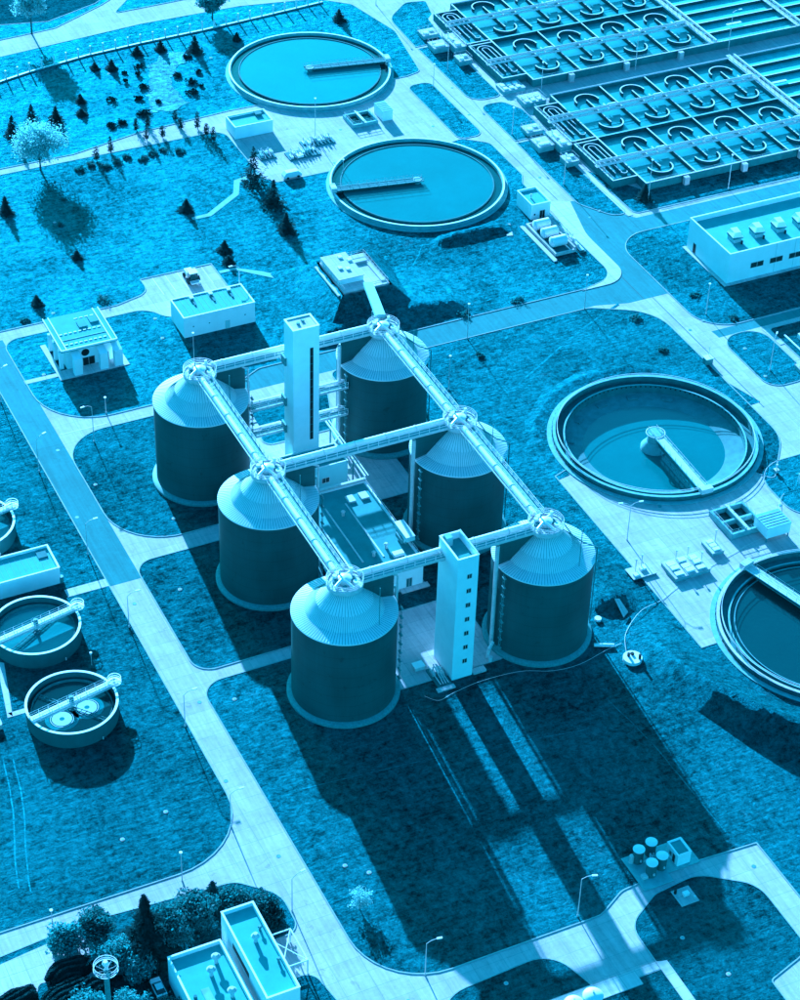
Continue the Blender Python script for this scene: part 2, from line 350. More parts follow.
# ------------------------------------------------------------------ ground
big = rounded([(-1500, -700), (1500, -700), (1500, 2500), (-1500, 2500)])
struct('ground', sheet(MB(), big, -.12), GRASS2)
struct('pavement', sheet(MB(), [(-170, -190), (260, -190), (260, 330), (-170, 330)], 0), CONC)
a = MB()
sheet(a, [(-50.3, 10), (-43.4, 10), (-43.4, 104), (-50.5, 104)], .006)
sheet(a, rounded([(-20, 62.2), (92, 62.2), (100, 60), (111, 60), (111.3, 80), (118, 87.8), (240, 87.8), (240, 94.2), (122, 94.2), (111, 108), (104.5, 108), (105.5, 92), (105.3, 80), (103, 72), (98, 69.6), (7, 69.6), (0, 66), (-20, 66)]), .006)
sheet(a, [(112.3, 38.5), (122, 38.5), (240, 38.5), (240, 41.5), (112, 41.5)], .006)
struct('asphalt_road', a, ASPH)
plots = [
 ('lawn', GRASS3, [(-260, -68.3, 0), (-50.4, -68.3, 15), (-50.3, 150, 0), (-260, 150, 0)]),
 ('lawn', GRASS4, [(-44.2, -24.7, 4.5), (-11, -24.7, .5), (-11, -41.5, .5), (13, -41.5, .5), (13, -20.5, .5), (-7.9, -20.5, .5), (-7.9, -15.2, .5), (8.9, -15.2, .2), (8.9, 13.8, .5), (21.5, 13.8, .5), (21.5, 61.8, 2), (90, 61.8, 4), (103.9, 54, 12), (104, -1, 12), (94, -13.6, 1), (91.14, -9.63, 0), (93.08, -8.11, 0), (94.86, -6.40, 0), (96.45, -4.50, 0), (97.83, -2.45, 0), (98.99, -0.27, 0), (99.91, 2.02, 0), (100.60, 4.39, 0), (101.02, 6.82, 0), (101.20, 9.29, 0), (101.11, 11.76, 0), (100.77, 14.20, 0), (100.17, 16.60, 0), (99.32, 18.92, 0), (98.24, 21.14, 0), (96.93, 23.24, 0), (95.41, 25.18, 0), (93.70, 26.96, 0), (91.80, 28.55, 0), (89.75, 29.93, 0), (87.57, 31.09, 0), (85.28, 32.01, 0), (82.91, 32.70, 0), (80.48, 33.12, 0), (78.01, 33.30, 0), (75.54, 33.21, 0), (73.10, 32.87, 0), (70.70, 32.27, 0), (68.38, 31.42, 0), (66.16, 30.34, 0), (64.06, 29.03, 0), (62.12, 27.51, 0), (60.34, 25.80, 0), (58.75, 23.90, 0), (57.37, 21.85, 0), (56.21, 19.67, 0), (55.29, 17.38, 0), (54.60, 15.01, 0), (54.18, 12.58, 0), (54.00, 10.11, 0), (54.09, 7.64, 0), (50.3, 6.3, 0), (50.3, -54.6, 0), (54.42, -54.59, 0), (54.03, -57.03, 0), (53.90, -59.50, 0), (54.03, -61.97, 0), (54.42, -64.41, 0), (55.06, -66.79, 0), (55.94, -69.10, 0), (57.06, -71.30, 0), (58.41, -73.37, 0), (59.96, -75.29, 0), (61.71, -77.04, 0), (63.63, -78.59, 0), (65.70, -79.94, 0), (67.90, -81.06, 0), (70.21, -81.94, 0), (72.59, -82.58, 0), (75.03, -82.97, 0), (77.50, -83.10, 0), (79.97, -82.97, 0), (82.41, -82.58, 0), (84.79, -81.94, 0), (87.10, -81.06, 0), (89.30, -79.94, 0), (91.37, -78.59, 0), (93.29, -77.04, 0), (95.04, -75.29, 0), (96.59, -73.37, 0), (97.94, -71.30, 0), (99.06, -69.10, 0), (99.94, -66.79, 0), (100.58, -64.41, 0), (100.97, -61.97, 0), (101.10, -59.50, 0), (100.97, -57.03, 0), (100.58, -54.59, 0), (260, -54.6, 0), (260, -190, 0), (32, -190, 0), (32, -103.3, .3), (16, -102.5, 2), (4, -103.3, 4), (-2, -106.7, 4), (-43.9, -106.7, 13)]),
 ('lawn', GRASS3, [(-43.3, -21.3, 4), (-8, -21.3, .5), (-8, 14.8, .5), (-43.3, 14.8, 4)]),
 ('lawn', GRASS3, [(-3.2, 41.5, 2), (-.4, 57, 1), (18.5, 57, 1), (13.2, 41.5, 1)]),
 ('lawn', GRASS3, [(-43.3, 20, 13), (-8, 20, .5), (-8, 61.7, .5), (-43.3, 61.7, 10)]),
 ('lawn', GRASS, [(-43.7, 103.2, 4), (-43.6, 66, 14), (0, 66, 3), (7, 69.8, 3), (93, 69.8, 1), (102.6, 72, 8), (102.3, 96, 0), (103, 121, 0), (105, 125, 0), (105, 143.5, 3), (99, 148.5, 2), (88, 146.3, 0), (44, 146.3, .5), (41.3, 150, .5), (41.3, 177.7, 4), (-200, 177.7, 0), (-200, 107.6, 0), (-14, 107.6, 4), (-5, 110, 5), (-5, 116.2, .3), (13.7, 116.2, .3), (13.7, 97, 0), (-4.6, 97, 6), (-8, 103.2, 8)]),
 ('meadow', GRASS2, [(-200, 181, 0), (0, 181, 4), (20, 185.5, 6), (47, 187.6, 0), (101, 187.2, 1), (105.7, 188.5, 2), (109.9, 214, 6), (105.5, 235, 3), (97, 242.5, 4), (74, 246.5, 5), (43, 246.5, 5), (0, 242, 5), (-200, 232, 0)]),
 ('meadow', GRASS2, [(-200, 248, 0), (0, 252.2, 0), (19, 253.6, 1), (36.5, 263, 0), (90, 300, 0), (90, 330, 0), (-200, 330, 0)]),
 ('field', FIELD, [(-200, 257, 0), (5, 261.5, 0), (18.5, 258.4, 2), (35, 264.5, 1), (80, 297, 0), (80, 329, 0), (-200, 329, 0)]),
 ('meadow', GRASS2, [(38.5, 256.4, .5), (60, 257.2, 0), (122, 256.6, 0), (260, 262, 0), (260, 330, 0), (140, 330, 0), (45.5, 264, 0)]),
 ('lawn', GRASS, [(98.4, 181.5, 2.4), (105.4, 181.5, 2.4), (105.5, 148.6, 2.4), (98.4, 148.6, 2.4)]),
 ('lawn', GRASS, [(111.2, 202.6, 0), (120.5, 202.6, 0), (127, 228.6, 1), (121, 230, 3), (112, 222, 8)]),
 ('lawn', GRASS, [(111.4, 201, 0), (120.3, 201, 0), (120.5, 166.5, 2), (111.3, 166.5, 8)]),
 ('lawn', GRASS, [(112.0, 142, 0), (122, 142, 0), (122, 157, 0), (119, 163, 2), (112, 163.6, 7)]),
 ('lawn', GRASS, [(111.8, 140.5, 0), (119.8, 140.5, 0), (120.2, 121, 0), (121, 97, 3), (117, 97.5, 5), (111.6, 106, 5)]),
 ('lawn', GRASS, [(122, 120, 0), (122.8, 96.2, 1.5), (250, 95.4, 0), (250, 105, 0), (131, 105, 0)]),
 ('lawn', GRASS, [(111.3, 87.6, 9), (111.3, 42, 9), (250, 42, 0), (250, 87.6, 0)]),
 ('lawn', GRASS, [(112.2, 38.2, 5), (123.3, 38.2, 5), (123.3, 15.8, 4), (112.2, 15.8, 4)]),
 ('lawn', GRASS3, [(125.4, 36.8, 1), (250, 36.8, 0), (250, 14, 0), (125.4, 14, 0)]),
 ('lawn', GRASS, [(91.2, -8.4, 8), (250, -8.4, 0), (250, -28, 0), (91.2, -28, 6)]),
 ('lawn', GRASS3, [(1.5, -150, 0), (1.5, -111, 5), (9, -106.6, 4), (18, -105.6, 6), (26.7, -112, 6), (26.7, -128, 4), (17, -131, 1), (17, -150, 0)]),
 ('lawn', GRASS3, [(-42, -119.5, 0), (-33, -111.6, 7), (-14, -110.6, 6), (-11.2, -119.5, 0)]),
 ('lawn', GRASS3, [(-42, -123, 0), (-3, -123, .2), (-3, -121.5, .2), (1.3, -121.5, .2), (1.3, -160, 0), (-42, -160, 0)]),
 ('shrub_bed', GRASS3, [(-200, -77, 0), (-99, -73.6, 0), (-84, -72.2, 2), (-57, -74, 4), (-50.7, -80, 6), (-51, -88.6, 3), (-56, -88.8, 1), (-56, -91, 0), (-78, -140, 0), (-200, -140, 0)]),
 ('shrub_bed', GRASS3, [(-57, -98, 1), (-52.6, -98, 3), (-51, -107, 3), (-52, -150, 0), (-58, -150, 0)]),
]
kb = MB()
for i, (nm, m, pts) in enumerate(plots):
    p = rounded(pts); z = .06 + .001 * i
    struct(nm, sheet(MB(), p, z, .1), m); kerb(kb, p)
struct('kerbs', kb, KERB)
# pale strips, paths, painted lines
s_ = MB()
sheet(s_, rounded([(105.2, 109.8), (110.1, 107.7), (106.0, 92, 20), (106.0, 69.2, 10), (92.2, 69.2), (102.6, 71.6, 7), (102.6, 97, 20), (103.5, 109)]), .14, .12)
sheet(s_, [(-59, 10.2), (-50.2, 10.2), (-50.2, 12.6), (-59, 12.6)], .09, .05)
sheet(s_, [(-44, 84.6), (-33, 84.6), (-33, 86.0), (-44, 86.0)], .09, .05)
sheet(s_, [(-80.6, -18.5), (-79.6, -18.5), (-76.6, -3.5), (-77.8, -2.5)], .09, .05)
sheet(s_, rounded([(-79.6, -18.5), (-74, -18.5), (-74, -17.3), (-80.2, -17.3)]), .09, .05)
sheet(s_, [(-42, -122.9), (-3, -122.9), (-3, -121.3), (1.2, -121.3), (1.2, -119.7), (-42, -119.7)], .16, .1)
sheet(s_, [(1.3, -119.7), (3.2, -120.2), (3.2, -150), (1.3, -150)], .16, .05)
sheet(s_, [(87, 99), (88.5, 98.6), (90.5, 104), (89, 104.5)], .2, .1)
sheet(s_, [(120.4, 95.6), (121.8, 95.6), (122, 120), (121, 140), (120.2, 140)], .09, .05)
sheet(s_, [(120.4, 166), (122.6, 166), (122.4, 190), (120.5, 190)], .09, .05)
sheet(s_, [(120.6, 203), (122.6, 203), (130.5, 223), (129.6, 225), (122.5, 217.5)], .09, .05)
s2_ = MB(); sheet(s2_, rounded([(33.2, 96), (34.5, 97), (24, 107.6), (18, 112.1), (14, 112.1), (14, 111), (18, 111)]), .12, .05)
sheet(s2_, rounded([(41.3, 152), (41.3, 153.4), (34, 151.6), (31.4, 145.6), (21.5, 138.6), (17, 138.4), (17, 137.2), (22, 137.2), (32.5, 144.4), (35, 150)]), .12, .05)
struct('footpath', s2_, CWALL)
sheet(s_, [(124.0, 30), (125.3, 30), (125.3, 37), (123.6, 37.5)], .09, .05)
struct('footpath', s_, SLAB)
ln = MB()
for x in (-2, 1.2, 4.4, 7.6, 10.8): ln.box(x, 107.6, .004, x + .14, 115.6, .012)
for x0, x1, y in ((-43, -32, 63.2),): ln.box(x0, y, .004, x1, y + .12, .012)
struct('painted_lines', ln, WHITE)
jl = MB()   # drains and tar joints
for (x0, y0, x1, y1) in ((104.2, 100, 104.4, 60), (106.5, 60, 106.7, 10), (107.4, 185, 107.6, 110), (-50, 101, -44, 101.2)): jl.box(min(x0, x1), min(y0, y1), .008, max(x0, x1), max(y0, y1), .013)
struct('drain_channel', jl, DARKEDGE)

# grassy banks
def bank(name, rows, m, z=.05, jit=.25, sub=1):
    """rows: list of polylines of (x, y, z) with equal length"""
    rr = random.Random(3); n = len(rows[0]); V = []; F = []
    D = []
    for a_, b_ in zip(rows, rows[1:]):
        for t in range(4): D.append([Vector(p).lerp(Vector(q), t / 4) for p, q in zip(a_, b_)])
    D.append([Vector(p) for p in rows[-1]])
    DD = []
    for r_ in D:
        o = []
        for p, q in zip(r_, r_[1:]):
            k = max(1, int((q - p).length / 1.8)) if sub else 1
            k = 8
            for t in range(k): o.append(p.lerp(q, t / k))
        o.append(r_[-1]); DD.append(o)
    n = len(DD[0])
    for ri, r_ in enumerate(DD):
        for p in r_:
            h = p.z; j = jit if h > .3 else 0
            V.append((p.x + rr.uniform(-j, j), p.y + rr.uniform(-j, j), z + h + rr.uniform(-j, j) * .5))
    for i in range(len(DD) - 1):
        for j in range(n - 1): F.append((i * n + j, i * n + j + 1, (i + 1) * n + j + 1, (i + 1) * n + j))
    mb = MB().add(V, F); return struct(name, mb, m, 180)
# mound under the pump house
Z = 5.6
x0, x1, y0, y1 = 34, 47, 82.2, 98.2
loop_t = [(x0, y0), (x1, y0), (x1, y1), (x0, y1), (x0, y0)]
loop_f = [(27.5, 76.2), (52.5, 77), (54, 104), (25, 106), (27.5, 76.2)]
bank('mound', [[(x, y, 0) for x, y in loop_f], [(x, y, Z) for x, y in loop_t]], GRASS)
bank('bank', [[(67, 100.6, 0), (70, 100, 0), (75, 99.8, 0), (82, 99.6, 0), (88, 99.4, 0), (91.5, 100.5, 0)], [(67.5, 102, 0), (71, 103.2, 1.3), (75, 103.4, 1.6), (82, 103.4, 1.6), (87, 103, 1.3), (91, 102, 0)], [(68, 103.5, 0), (71, 106.2, 0), (75, 106.4, 0), (82, 106.4, 0), (87, 107.5, 0), (91, 104.5, 0)]], GRASS, jit=.12)
bank('bank', [[(18, 71.2, 0), (24, 71, 0), (33, 71.1, 0), (43, 71.2, 0), (55, 71.2, 0), (62, 71.2, 0), (66.5, 72.5, 0)], [(19, 73.5, 0), (25, 75.2, 1.7), (33, 76, 2.2), (44, 77, 2.5), (55, 76.4, 2.1), (61, 75.4, 1.6), (66, 74, 0)], [(19.5, 75, 0), (25, 84, 0), (34, 89, 0), (46, 95, 0), (57, 94, 0), (63, 86, 0), (66, 75.5, 0)]], GRASS, jit=.14)
def arc(r, a0, a1, z, cx, cy, n=8, e=True):
    return [(cx + r * math.cos(R(a0 + (a1 - a0) * i / n)), cy + r * math.sin(R(a0 + (a1 - a0) * i / n)), z * (min(1, 3 * min(i, n - i) / n) if e else 1)) for i in range(n + 1)]
foot = [(37.5, -42, 0), (37.0, -48.4, 0), (37.2, -54.7, 0), (38.0, -61.5, 0), (40.0, -69.6, 0), (42.8, -77.9, 0), (48.3, -87.0, 0), (57, -96, 0), (75, -102, 0), (102, -101, 0)]
crest = [(42.6, -42, .0), (42.6, -47.2, 1.2), (42.4, -53.6, 2.4), (42.8, -61.4, 3.4), (44.9, -68.6, 4.4), (48.4, -76.9, 4.8), (53.2, -84.4, 4.6), (61, -91.8, 4.2), (77, -95.6, 4.2), (102, -93.6, 4.2)]
inner = [(48.6, -42, 0), (49.6, -46.0, .0), (49.8, -52.8, .0), (51.5, -60.0, 0), (53.6, -67.8, 0), (57.2, -75, 0), (62.0, -80.1, 0), (68, -83.2, 0), (77, -85, 0), (100, -75, 0)]
bank('embankment', [foot, crest, inner], GRASS4, jit=.06)
bank('bank', [arc(24.4, 5, 190, .05, 77.6, 9.7), arc(27, 5, 190, .7, 77.6, 9.7), arc(29.5, 5, 190, 0, 77.6, 9.7)], GRASS, jit=.1)
bank('bank', [[(35.5, -37, 0), (38, -39.4, 0), (41, -40.6, 0), (44, -39.6, 0), (46, -37, 0)], [(35.8, -35.6, .2), (38, -35.0, 1.6), (41, -34.6, 2.2), (44, -34.8, 1.6), (46.2, -35.4, .2)], [(36, -33, 0), (38.5, -28, 0), (41.5, -26, 0), (44.5, -28, 0), (46.5, -33, 0)]], GRASS4, jit=.1)

# ------------------------------------------------------------------ digesters
RIM, PL = 20.5, 27.3
def digester(side, label, loc):
    t = thing('digester_tank', label, 'tank', (0, 0, 0), 'digester tanks joined by walkways')
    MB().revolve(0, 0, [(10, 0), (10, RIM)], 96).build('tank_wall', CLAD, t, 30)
    MB().revolve(0, 0, [(9.9, .9), (10.3, .9), (10.95, .55), (10.95, 0)], 96).build('base_ring', GALVD, t, 30)
    prof = [(10.12, RIM - .25), (10.12, RIM), (7.5, RIM + .55), (5.4, RIM + 2.6), (2.0, PL - 1.1), (1.9, PL - .4)]
    roof = MB().revolve(0, 0, prof, 96)
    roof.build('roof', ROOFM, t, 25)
    sm = MB()
    for i in range(108):
        a = 2 * math.pi * i / 108
        for (ra, za), (rb, zb) in zip(prof[1:-1], prof[2:-1]):
            if ra < 6 and i % 2: continue
            sm.tube((ra * math.cos(a), ra * math.sin(a), za + .03), (rb * math.cos(a), rb * math.sin(a), zb + .03), .04, 4)
        sm.build('seam', RIDGE, t)
    # fin wall that carries the cross bridge
    sg = side
    pts = [(10.0, RIM), (10.0, PL - .5), (2.0, PL - .5), (2.0, PL - 1.2), (5.4, RIM + 2.45), (7.5, RIM + .4)]
    fn = MB(); n = len(pts)
    fn.add([(sg * x, -.25, z) for x, z in pts] + [(sg * x, .25, z) for x, z in pts], [tuple(range(n)), tuple(range(n, 2 * n))[::-1]] + [(i, (i + 1) % n, n + (i + 1) % n, n + i) for i in range(n)])
    fn.build('bridge_fin', CLAD, t)
    pf = MB().cyl(0, 0, PL - .45, PL - .15, 3.3, n=36); pf.ring(0, 0, 3.25, 3.5, PL - .8, PL + .05, 36)
    for i in range(12):
        a = 2 * math.pi * i / 12; pf.tube((2 * math.cos(a), 2 * math.sin(a), PL - 1.5), (3.3 * math.cos(a), 3.3 * math.sin(a), PL - .5), .09, 4)
    pl = pf.build('platform', GALV, t, 30)
    rl = MB()
    for h in (.35, .75, 1.15): rl.ring(0, 0, 3.42, 3.5, PL + h, PL + h + .07, 36)
    for i in range(16):
        a = 2 * math.pi * i / 16; rl.tube((3.45 * math.cos(a), 3.45 * math.sin(a), PL), (3.45 * math.cos(a), 3.45 * math.sin(a), PL + 1.2), .05, 4)
    rl.build('railing', GALV, pl)
    eq = MB().cyl(0, 0, PL - .15, PL + .9, 1.15, n=20).cyl(0, 0, PL + .9, PL + 1.25, 1.3, .5, n=20)
    eq.cyl(-1.7, .9, PL - .15, PL + 1.3, .42, n=12).cyl(1.5, -1.6, PL - .15, PL + .8, .5, n=12).cyl(1.8, 1.2, PL - .15, PL + 1.7, .3, n=10)
    eq.tube((-2.6, -1.4, PL + .5), (-.6, -.2, PL + .9), .3, 8).tube((.4, .6, PL + .9), (2.4, 2.0, PL + .4), .24, 8).tube((-.4, -.8, PL + .9), (.6, -2.8, PL + .3), .28, 8)
    eq.box(-1.1, 1.5, PL - .15, -.1, 2.6, PL + .9)
    eq.build('gas_valve', PIPEW, t, 40)
    eqd = MB().box(-2.3, -.3, PL - .14, -1.4, .5, PL + .7).box(.8, -.4, PL - .14, 1.9, .3, PL + .5).cyl(-.6, 1.0, PL, PL + 1.9, .16, n=8).box(-1.2, -2.4, PL - .14, -.5, -1.6, PL + .45)
    eqd.build('valve_housing', GALVD, t)
    # side duct and ladder
    du = MB()
    if side < 0:
        du.tube((-10.75, -.9, 1.2), (-10.75, -.9, RIM + 5.6), .42, 12)
        du.build('gas_duct', GALV, t, 40)
        MB().path([(3.3, -1.0, PL), (5.2, -1.6, RIM + 3.6), (7.4, -2.4, RIM + 1.6), (10.2, -3.2, RIM + .2), (10.2, -3.2, 1)], .13).build('drain_pipe', GALVD, t)
        MB().path([(-11.2, -2.4, 3), (-12.6, -3.4, 2.5), (-12.8, -3.4, .4)], .35, 10).cyl(-12.6, -4.2, 0, 1.2, .5, n=10).build('outlet_valve', GALV, t)
    else:
        du.tube((10.4, -.9, .5), (10.4, -.9, RIM + 5.4), .2, 10); du.path([(10.4, -.9, RIM + 5.4), (9.2, -.8, RIM + 6.0)], .2, 8)
        du.build('gas_pipe', GALV, t, 40)
        MB().tube((11.1, .8, .5), (11.1, .8, RIM + 1), .3, 10).tube((11.1, .8, RIM + 1), (9.4, .6, RIM + 1.6), .3, 10).build('feed_pipe', GALVD, t)
    ld = MB(); lx = 10.25 * side
    for yy in (-3.6, -3.0): ld.tube((lx, yy, 1), (lx, yy, RIM), .05, 4)
    for k in range(24): ld.tube((lx, -3.6, 1.2 + k * .8), (lx, -3.0, 1.2 + k * .8), .05, 4)
    for k in range(9): ld.box(lx - .2, -3.8, 2 + k * 2.2, lx + .25, -2.8, 2.25 + k * 2.2)
    ld.build('ladder', GALVD, t)
    MB().tube((3.6, -7.6, RIM + .9), (3.6, -7.6, RIM + 9.8), .085, 6).build('lightning_rod', GALVD, t)
    t.location = loc; ORG[t.name] = Vector(loc)
    return t
XA, XB = -19.4, 22.8; YS = (36.8, 0, -36.8)
dA = digester(1, 'dark digester tank with pale cone roof, left of the windowless white tower', (XA, YS[0], 0))
dup(dA, (XA, YS[1], 0), 'dark digester tank in the middle of the left row, beside the dark flat roof')
dup(dA, (XA, YS[2], 0), 'nearest dark digester tank in front of all others, left of the slim windowed tower')
dB = digester(-1, 'rearmost dark digester tank, right of the windowless tower, below the pump house mound', (XB, YS[0], 0))
dup(dB, (XB, YS[1], 0), 'middle digester tank of the right hand row, east of the dark flat roofed building')
dup(dB, (XB, YS[2], 0), 'right front digester tank, between slim windowed tower and concrete apron')

# ------------------------------------------------------------------ bridges
def bridge(label, p0, p1, group, rise=0, pipe=.62, wide=1.3):
    p0, p1 = Vector(p0), Vector(p1); d = (p1 - p0).normalized(); sd_ = Vector((d.y, -d.x, 0)).normalized()
    t = thing('pipe_bridge', label, 'walkway', p0.lerp(p1, .5), group)
    def slab(o0, o1, z0, z1):
        a_ = [p0 + sd_ * o0, p1 + sd_ * o0, p1 + sd_ * o1, p0 + sd_ * o1]
        return [(p.x, p.y, p.z + z0) for p in a_] + [(p.x, p.y, p.z + z1) for p in a_]
    FB = [(0, 3, 2, 1), (4, 5, 6, 7), (0, 1, 5, 4), (1, 2, 6, 5), (2, 3, 7, 6), (3, 0, 4, 7)]
    MB().add(slab(.05, wide, -.12, 0), FB).build('deck', GALVD, t)
    be = MB().add(slab(-.02, .06, -.55, .02), FB).add(slab(wide, wide + .1, -.55, .02), FB).add(slab(-1.5, -1.42, -.5, -.15), FB)
    L_ = (p1 - p0).length; n = int(L_ / 2.2)
    for i in range(n + 1):
        q = p0.lerp(p1, i / n); q1 = q + sd_ * -1.45; q2 = q + sd_ * (wide + .05)
        be.tube((q1.x, q1.y, q1.z - .4), (q2.x, q2.y, q2.z - .4), .08, 4)
    be.build('beam', GALV, t)
    MB().tube(p0 + sd_ * -.72 + Vector((0, 0, .25)), p1 + sd_ * -.72 + Vector((0, 0, .25)), pipe, 14).build('pipe', PIPEW, t, 50)
    for i in range(1, n, 3):
        q = p0.lerp(p1, i / n) + sd_ * -.72 + Vector((0, 0, .25)); MB().tube(q, q + d * .22, pipe + .1, 14).build('pipe_flange', GALV, t)
    MB().tube(p0 + sd_ * -1.6 + Vector((0, 0, 0)), p1 + sd_ * -1.6, .14, 6).build('small_pipe', GALV, t)
    z = Vector((0, 0, 0))
    r_ = MB().rail([p0 + sd_ * .06, p1 + sd_ * .06], 1.1, 2.2, .04).rail([p0 + sd_ * wide, p1 + sd_ * wide], 1.1, 2.2, .065); r_.build('railing', PIPEW, t)
    return t
G1 = 'walkway bridges with pipes between the digester tops'
def between(x0, y0, x1, y1, lab, z=PL, cut=3.2, **k):
    a_, b_ = Vector((x0, y0, z)), Vector((x1, y1, z)); d = (b_ - a_).normalized()
    return bridge(lab, b_ - d * cut, a_ + d * cut, G1, **k)
between(XA, YS[0], XA, YS[1], 'steel walkway and white pipe between the two rear tanks of the left row')
between(XA, YS[1], XA, YS[2], 'steel walkway and white pipe running down to the nearest tank of the left row')
between(XB, YS[0], XB, YS[1], 'steel walkway and white pipe from the rearmost tank along the right row')
between(XB, YS[1], XB, YS[2], 'steel walkway and white pipe down to the right front tank')
bridge('steel cross walkway passing behind the windowless tower between the two rear tanks', (XA + 3, 37.2, PL), (XB - 3, 37.2, PL), G1)
bridge('long steel cross walkway with bright pipe above the dark flat roof', (XA + 3, 0, PL), (XB - 3, 0, PL), G1)
bridge('steel cross walkway from the nearest tank to the slim windowed tower', (XA + 3, -36.8, PL), (.8, -36.8, PL), G1)
bridge('steel cross walkway from the slim windowed tower to the right front tank', (5.1, -36.8, PL), (XB - 3, -36.8, PL), G1)
bridge('lowest shaded steel gangway left of the windowless tower', (XA + 9.8, 34.4, 10), (-1.7, 34.4, 10), G1, pipe=.3)
bridge('middle shaded steel gangway left of the windowless tower', (XA + 9.8, 34.4, 17), (-1.7, 34.4, 17), G1, pipe=.3)
bridge('lowest shaded steel gangway right of the windowless tower', (4.2, 34.4, 10), (XB - 9.8, 34.4, 10), G1, pipe=.3)
bridge('middle shaded steel gangway right of the windowless tower', (4.2, 34.4, 17), (XB - 9.8, 34.4, 17), G1, pipe=.3)
# covered duct from the pump house mound up to the rearmost tank
t = thing('conveyor_duct', 'steep covered duct climbing from the pump house mound to the rearmost tank', 'duct', (40.8, 82, 5.6))
pts = [(40.8, 83, 6.4), (31.0, 57.6, 18), (23.6, 40.0, 27.6)]
for a_, b_ in zip(pts, pts[1:]):
    A, B = Vector(a_), Vector(b_); d = (B - A); s1 = Vector((d.y, -d.x, 0)).normalized() * 1.1; m = MB()
    V = [A - s1, A + s1, B + s1, B - s1]; m.add([v for v in V] + [v + Vector((0, 0, .9)) for v in V], [(0, 3, 2, 1), (4, 5, 6, 7), (0, 1, 5, 4), (1, 2, 6, 5), (2, 3, 7, 6), (3, 0, 4, 7)]).build('duct_casing', CWALL, t)
MB().tube((32.5, 58.6, 0), (32.5, 58.6, 17.5), .22, 8).build('support_post', GALVD, t); MB().tube((29.8, 57, 0), (29.8, 57, 17.5), .22, 8).build('support_post', GALVD, t)
MB().tube((36.8, 71, 0), (36.8, 71, 12), .2, 8).build('support_post', GALVD, t)

# ------------------------------------------------------------------ buildings
def shell(t, x0, y0, x1, y1, h, wall, roof, cop=.35, par=.45, copm=None):
    """walls with a parapet and a sunk flat roof"""
    w_ = MB(); th = .3
    for q in ((x0, y0, x1, y0 + th), (x0, y1 - th, x1, y1), (x0, y0 + th, x0 + th, y1 - th), (x1 - th, y0 + th, x1, y1 - th)): w_.box(q[0], q[1], 0, q[2], q[3], h)
    ob = w_.build('wall', wall, t)
    MB().box(x0 + th + .002, y0 + th + .002, h - par - .3, x1 - th - .002, y1 - th - .002, h - par).build('roof', roof, t)
    c = MB(); e = .07; k = cop
    c.box(x0 - e, y0 - e, h, x1 + e, y0 + k, h + .09).box(x0 - e, y1 - k, h, x1 + e, y1 + e, h + .09).box(x0 - e, y0 + k, h, x0 + k, y1 - k, h + .09).box(x1 - k, y0 + k, h, x1 + e, y1 - k, h + .09)
    c.build('coping', copm or WHITE, t); return ob
def opening(t, wallpart, kind, x0, x1, z0, z1, y=None, x=None, face='s', mat_=GLASS, frame=True):
    """window or door set proud of a wall face; s: faces -y at y, w: faces -x at x (x0,x1 are then y values)"""
    if face == 's':
        o = MB().box(x0, y - .03, z0, x1, y - .004, z1).build(kind, mat_, t)
        if frame:
            fr = MB()
            for q in ((x0 - .1, z0 - .1, x1 + .1, z0), (x0 - .1, z1, x1 + .1, z1 + .1), (x0 - .1, z0, x0, z1), (x1, z0, x1 + .1, z1), ((x0 + x1) / 2 - .04, z0, (x0 + x1) / 2 + .04, z1)): fr.box(q[0], y - .07, q[1], q[2], y - .002, q[3])
            fr.build('frame', GALV, o)
    else:
        o = MB().box(x - .03, x0, z0, x - .004, x1, z1).build(kind, mat_, t)
        if frame:
            fr = MB()
            for q in ((x0 - .1, z0 - .1, x1 + .1, z0), (x0 - .1, z1, x1 + .1, z1 + .1), (x0 - .1, z0, x0, z1), (x1, z0, x1 + .1, z1)): fr.box(x - .07, q[0], q[1], x - .002, q[2], q[3])
            fr.build('frame', GALV, o)
    return o
# windowless tower
t = thing('stair_tower', 'tall windowless white tower with one long dark slot, between the two rear tanks', 'tower', (1.2, 31, 0))
shell(t, -1.7, 28.7, 4.2, 33.5, 37.7, RENDER, SLAB, par=.12)
o = MB().box(2.1, 28.64, 9.0, 2.85, 28.696, 32.6).build('slot_window', BLACK, t)
mu = MB()
for k in range(1, 12): mu.box(2.1, 28.60, 9 + k * 1.95, 2.85, 28.635, 9.12 + k * 1.95)
mu.build('mullion', CDARK, o)
MB().cyl(.4, 31, 37.6, 38.0, .35, n=12).box(1.4, 31.4, 37.6, 2.0, 32.0, 37.95).build('roof_vent', GALVD, t)
for z in (10, 17, 27.3): MB().box(-2.1, 32.2, z - .4, -1.72, 34.4, z + 1.6).build('landing_frame', GALVD, t)
MB().box(-2.0, 33.52, 27.0, 4.2, 36.4, 27.2).rail([(-2, 33.6, 27.2), (-2, 36.2, 27.2)], 1.1, 1.2, .05).build('landing', GALV, t)
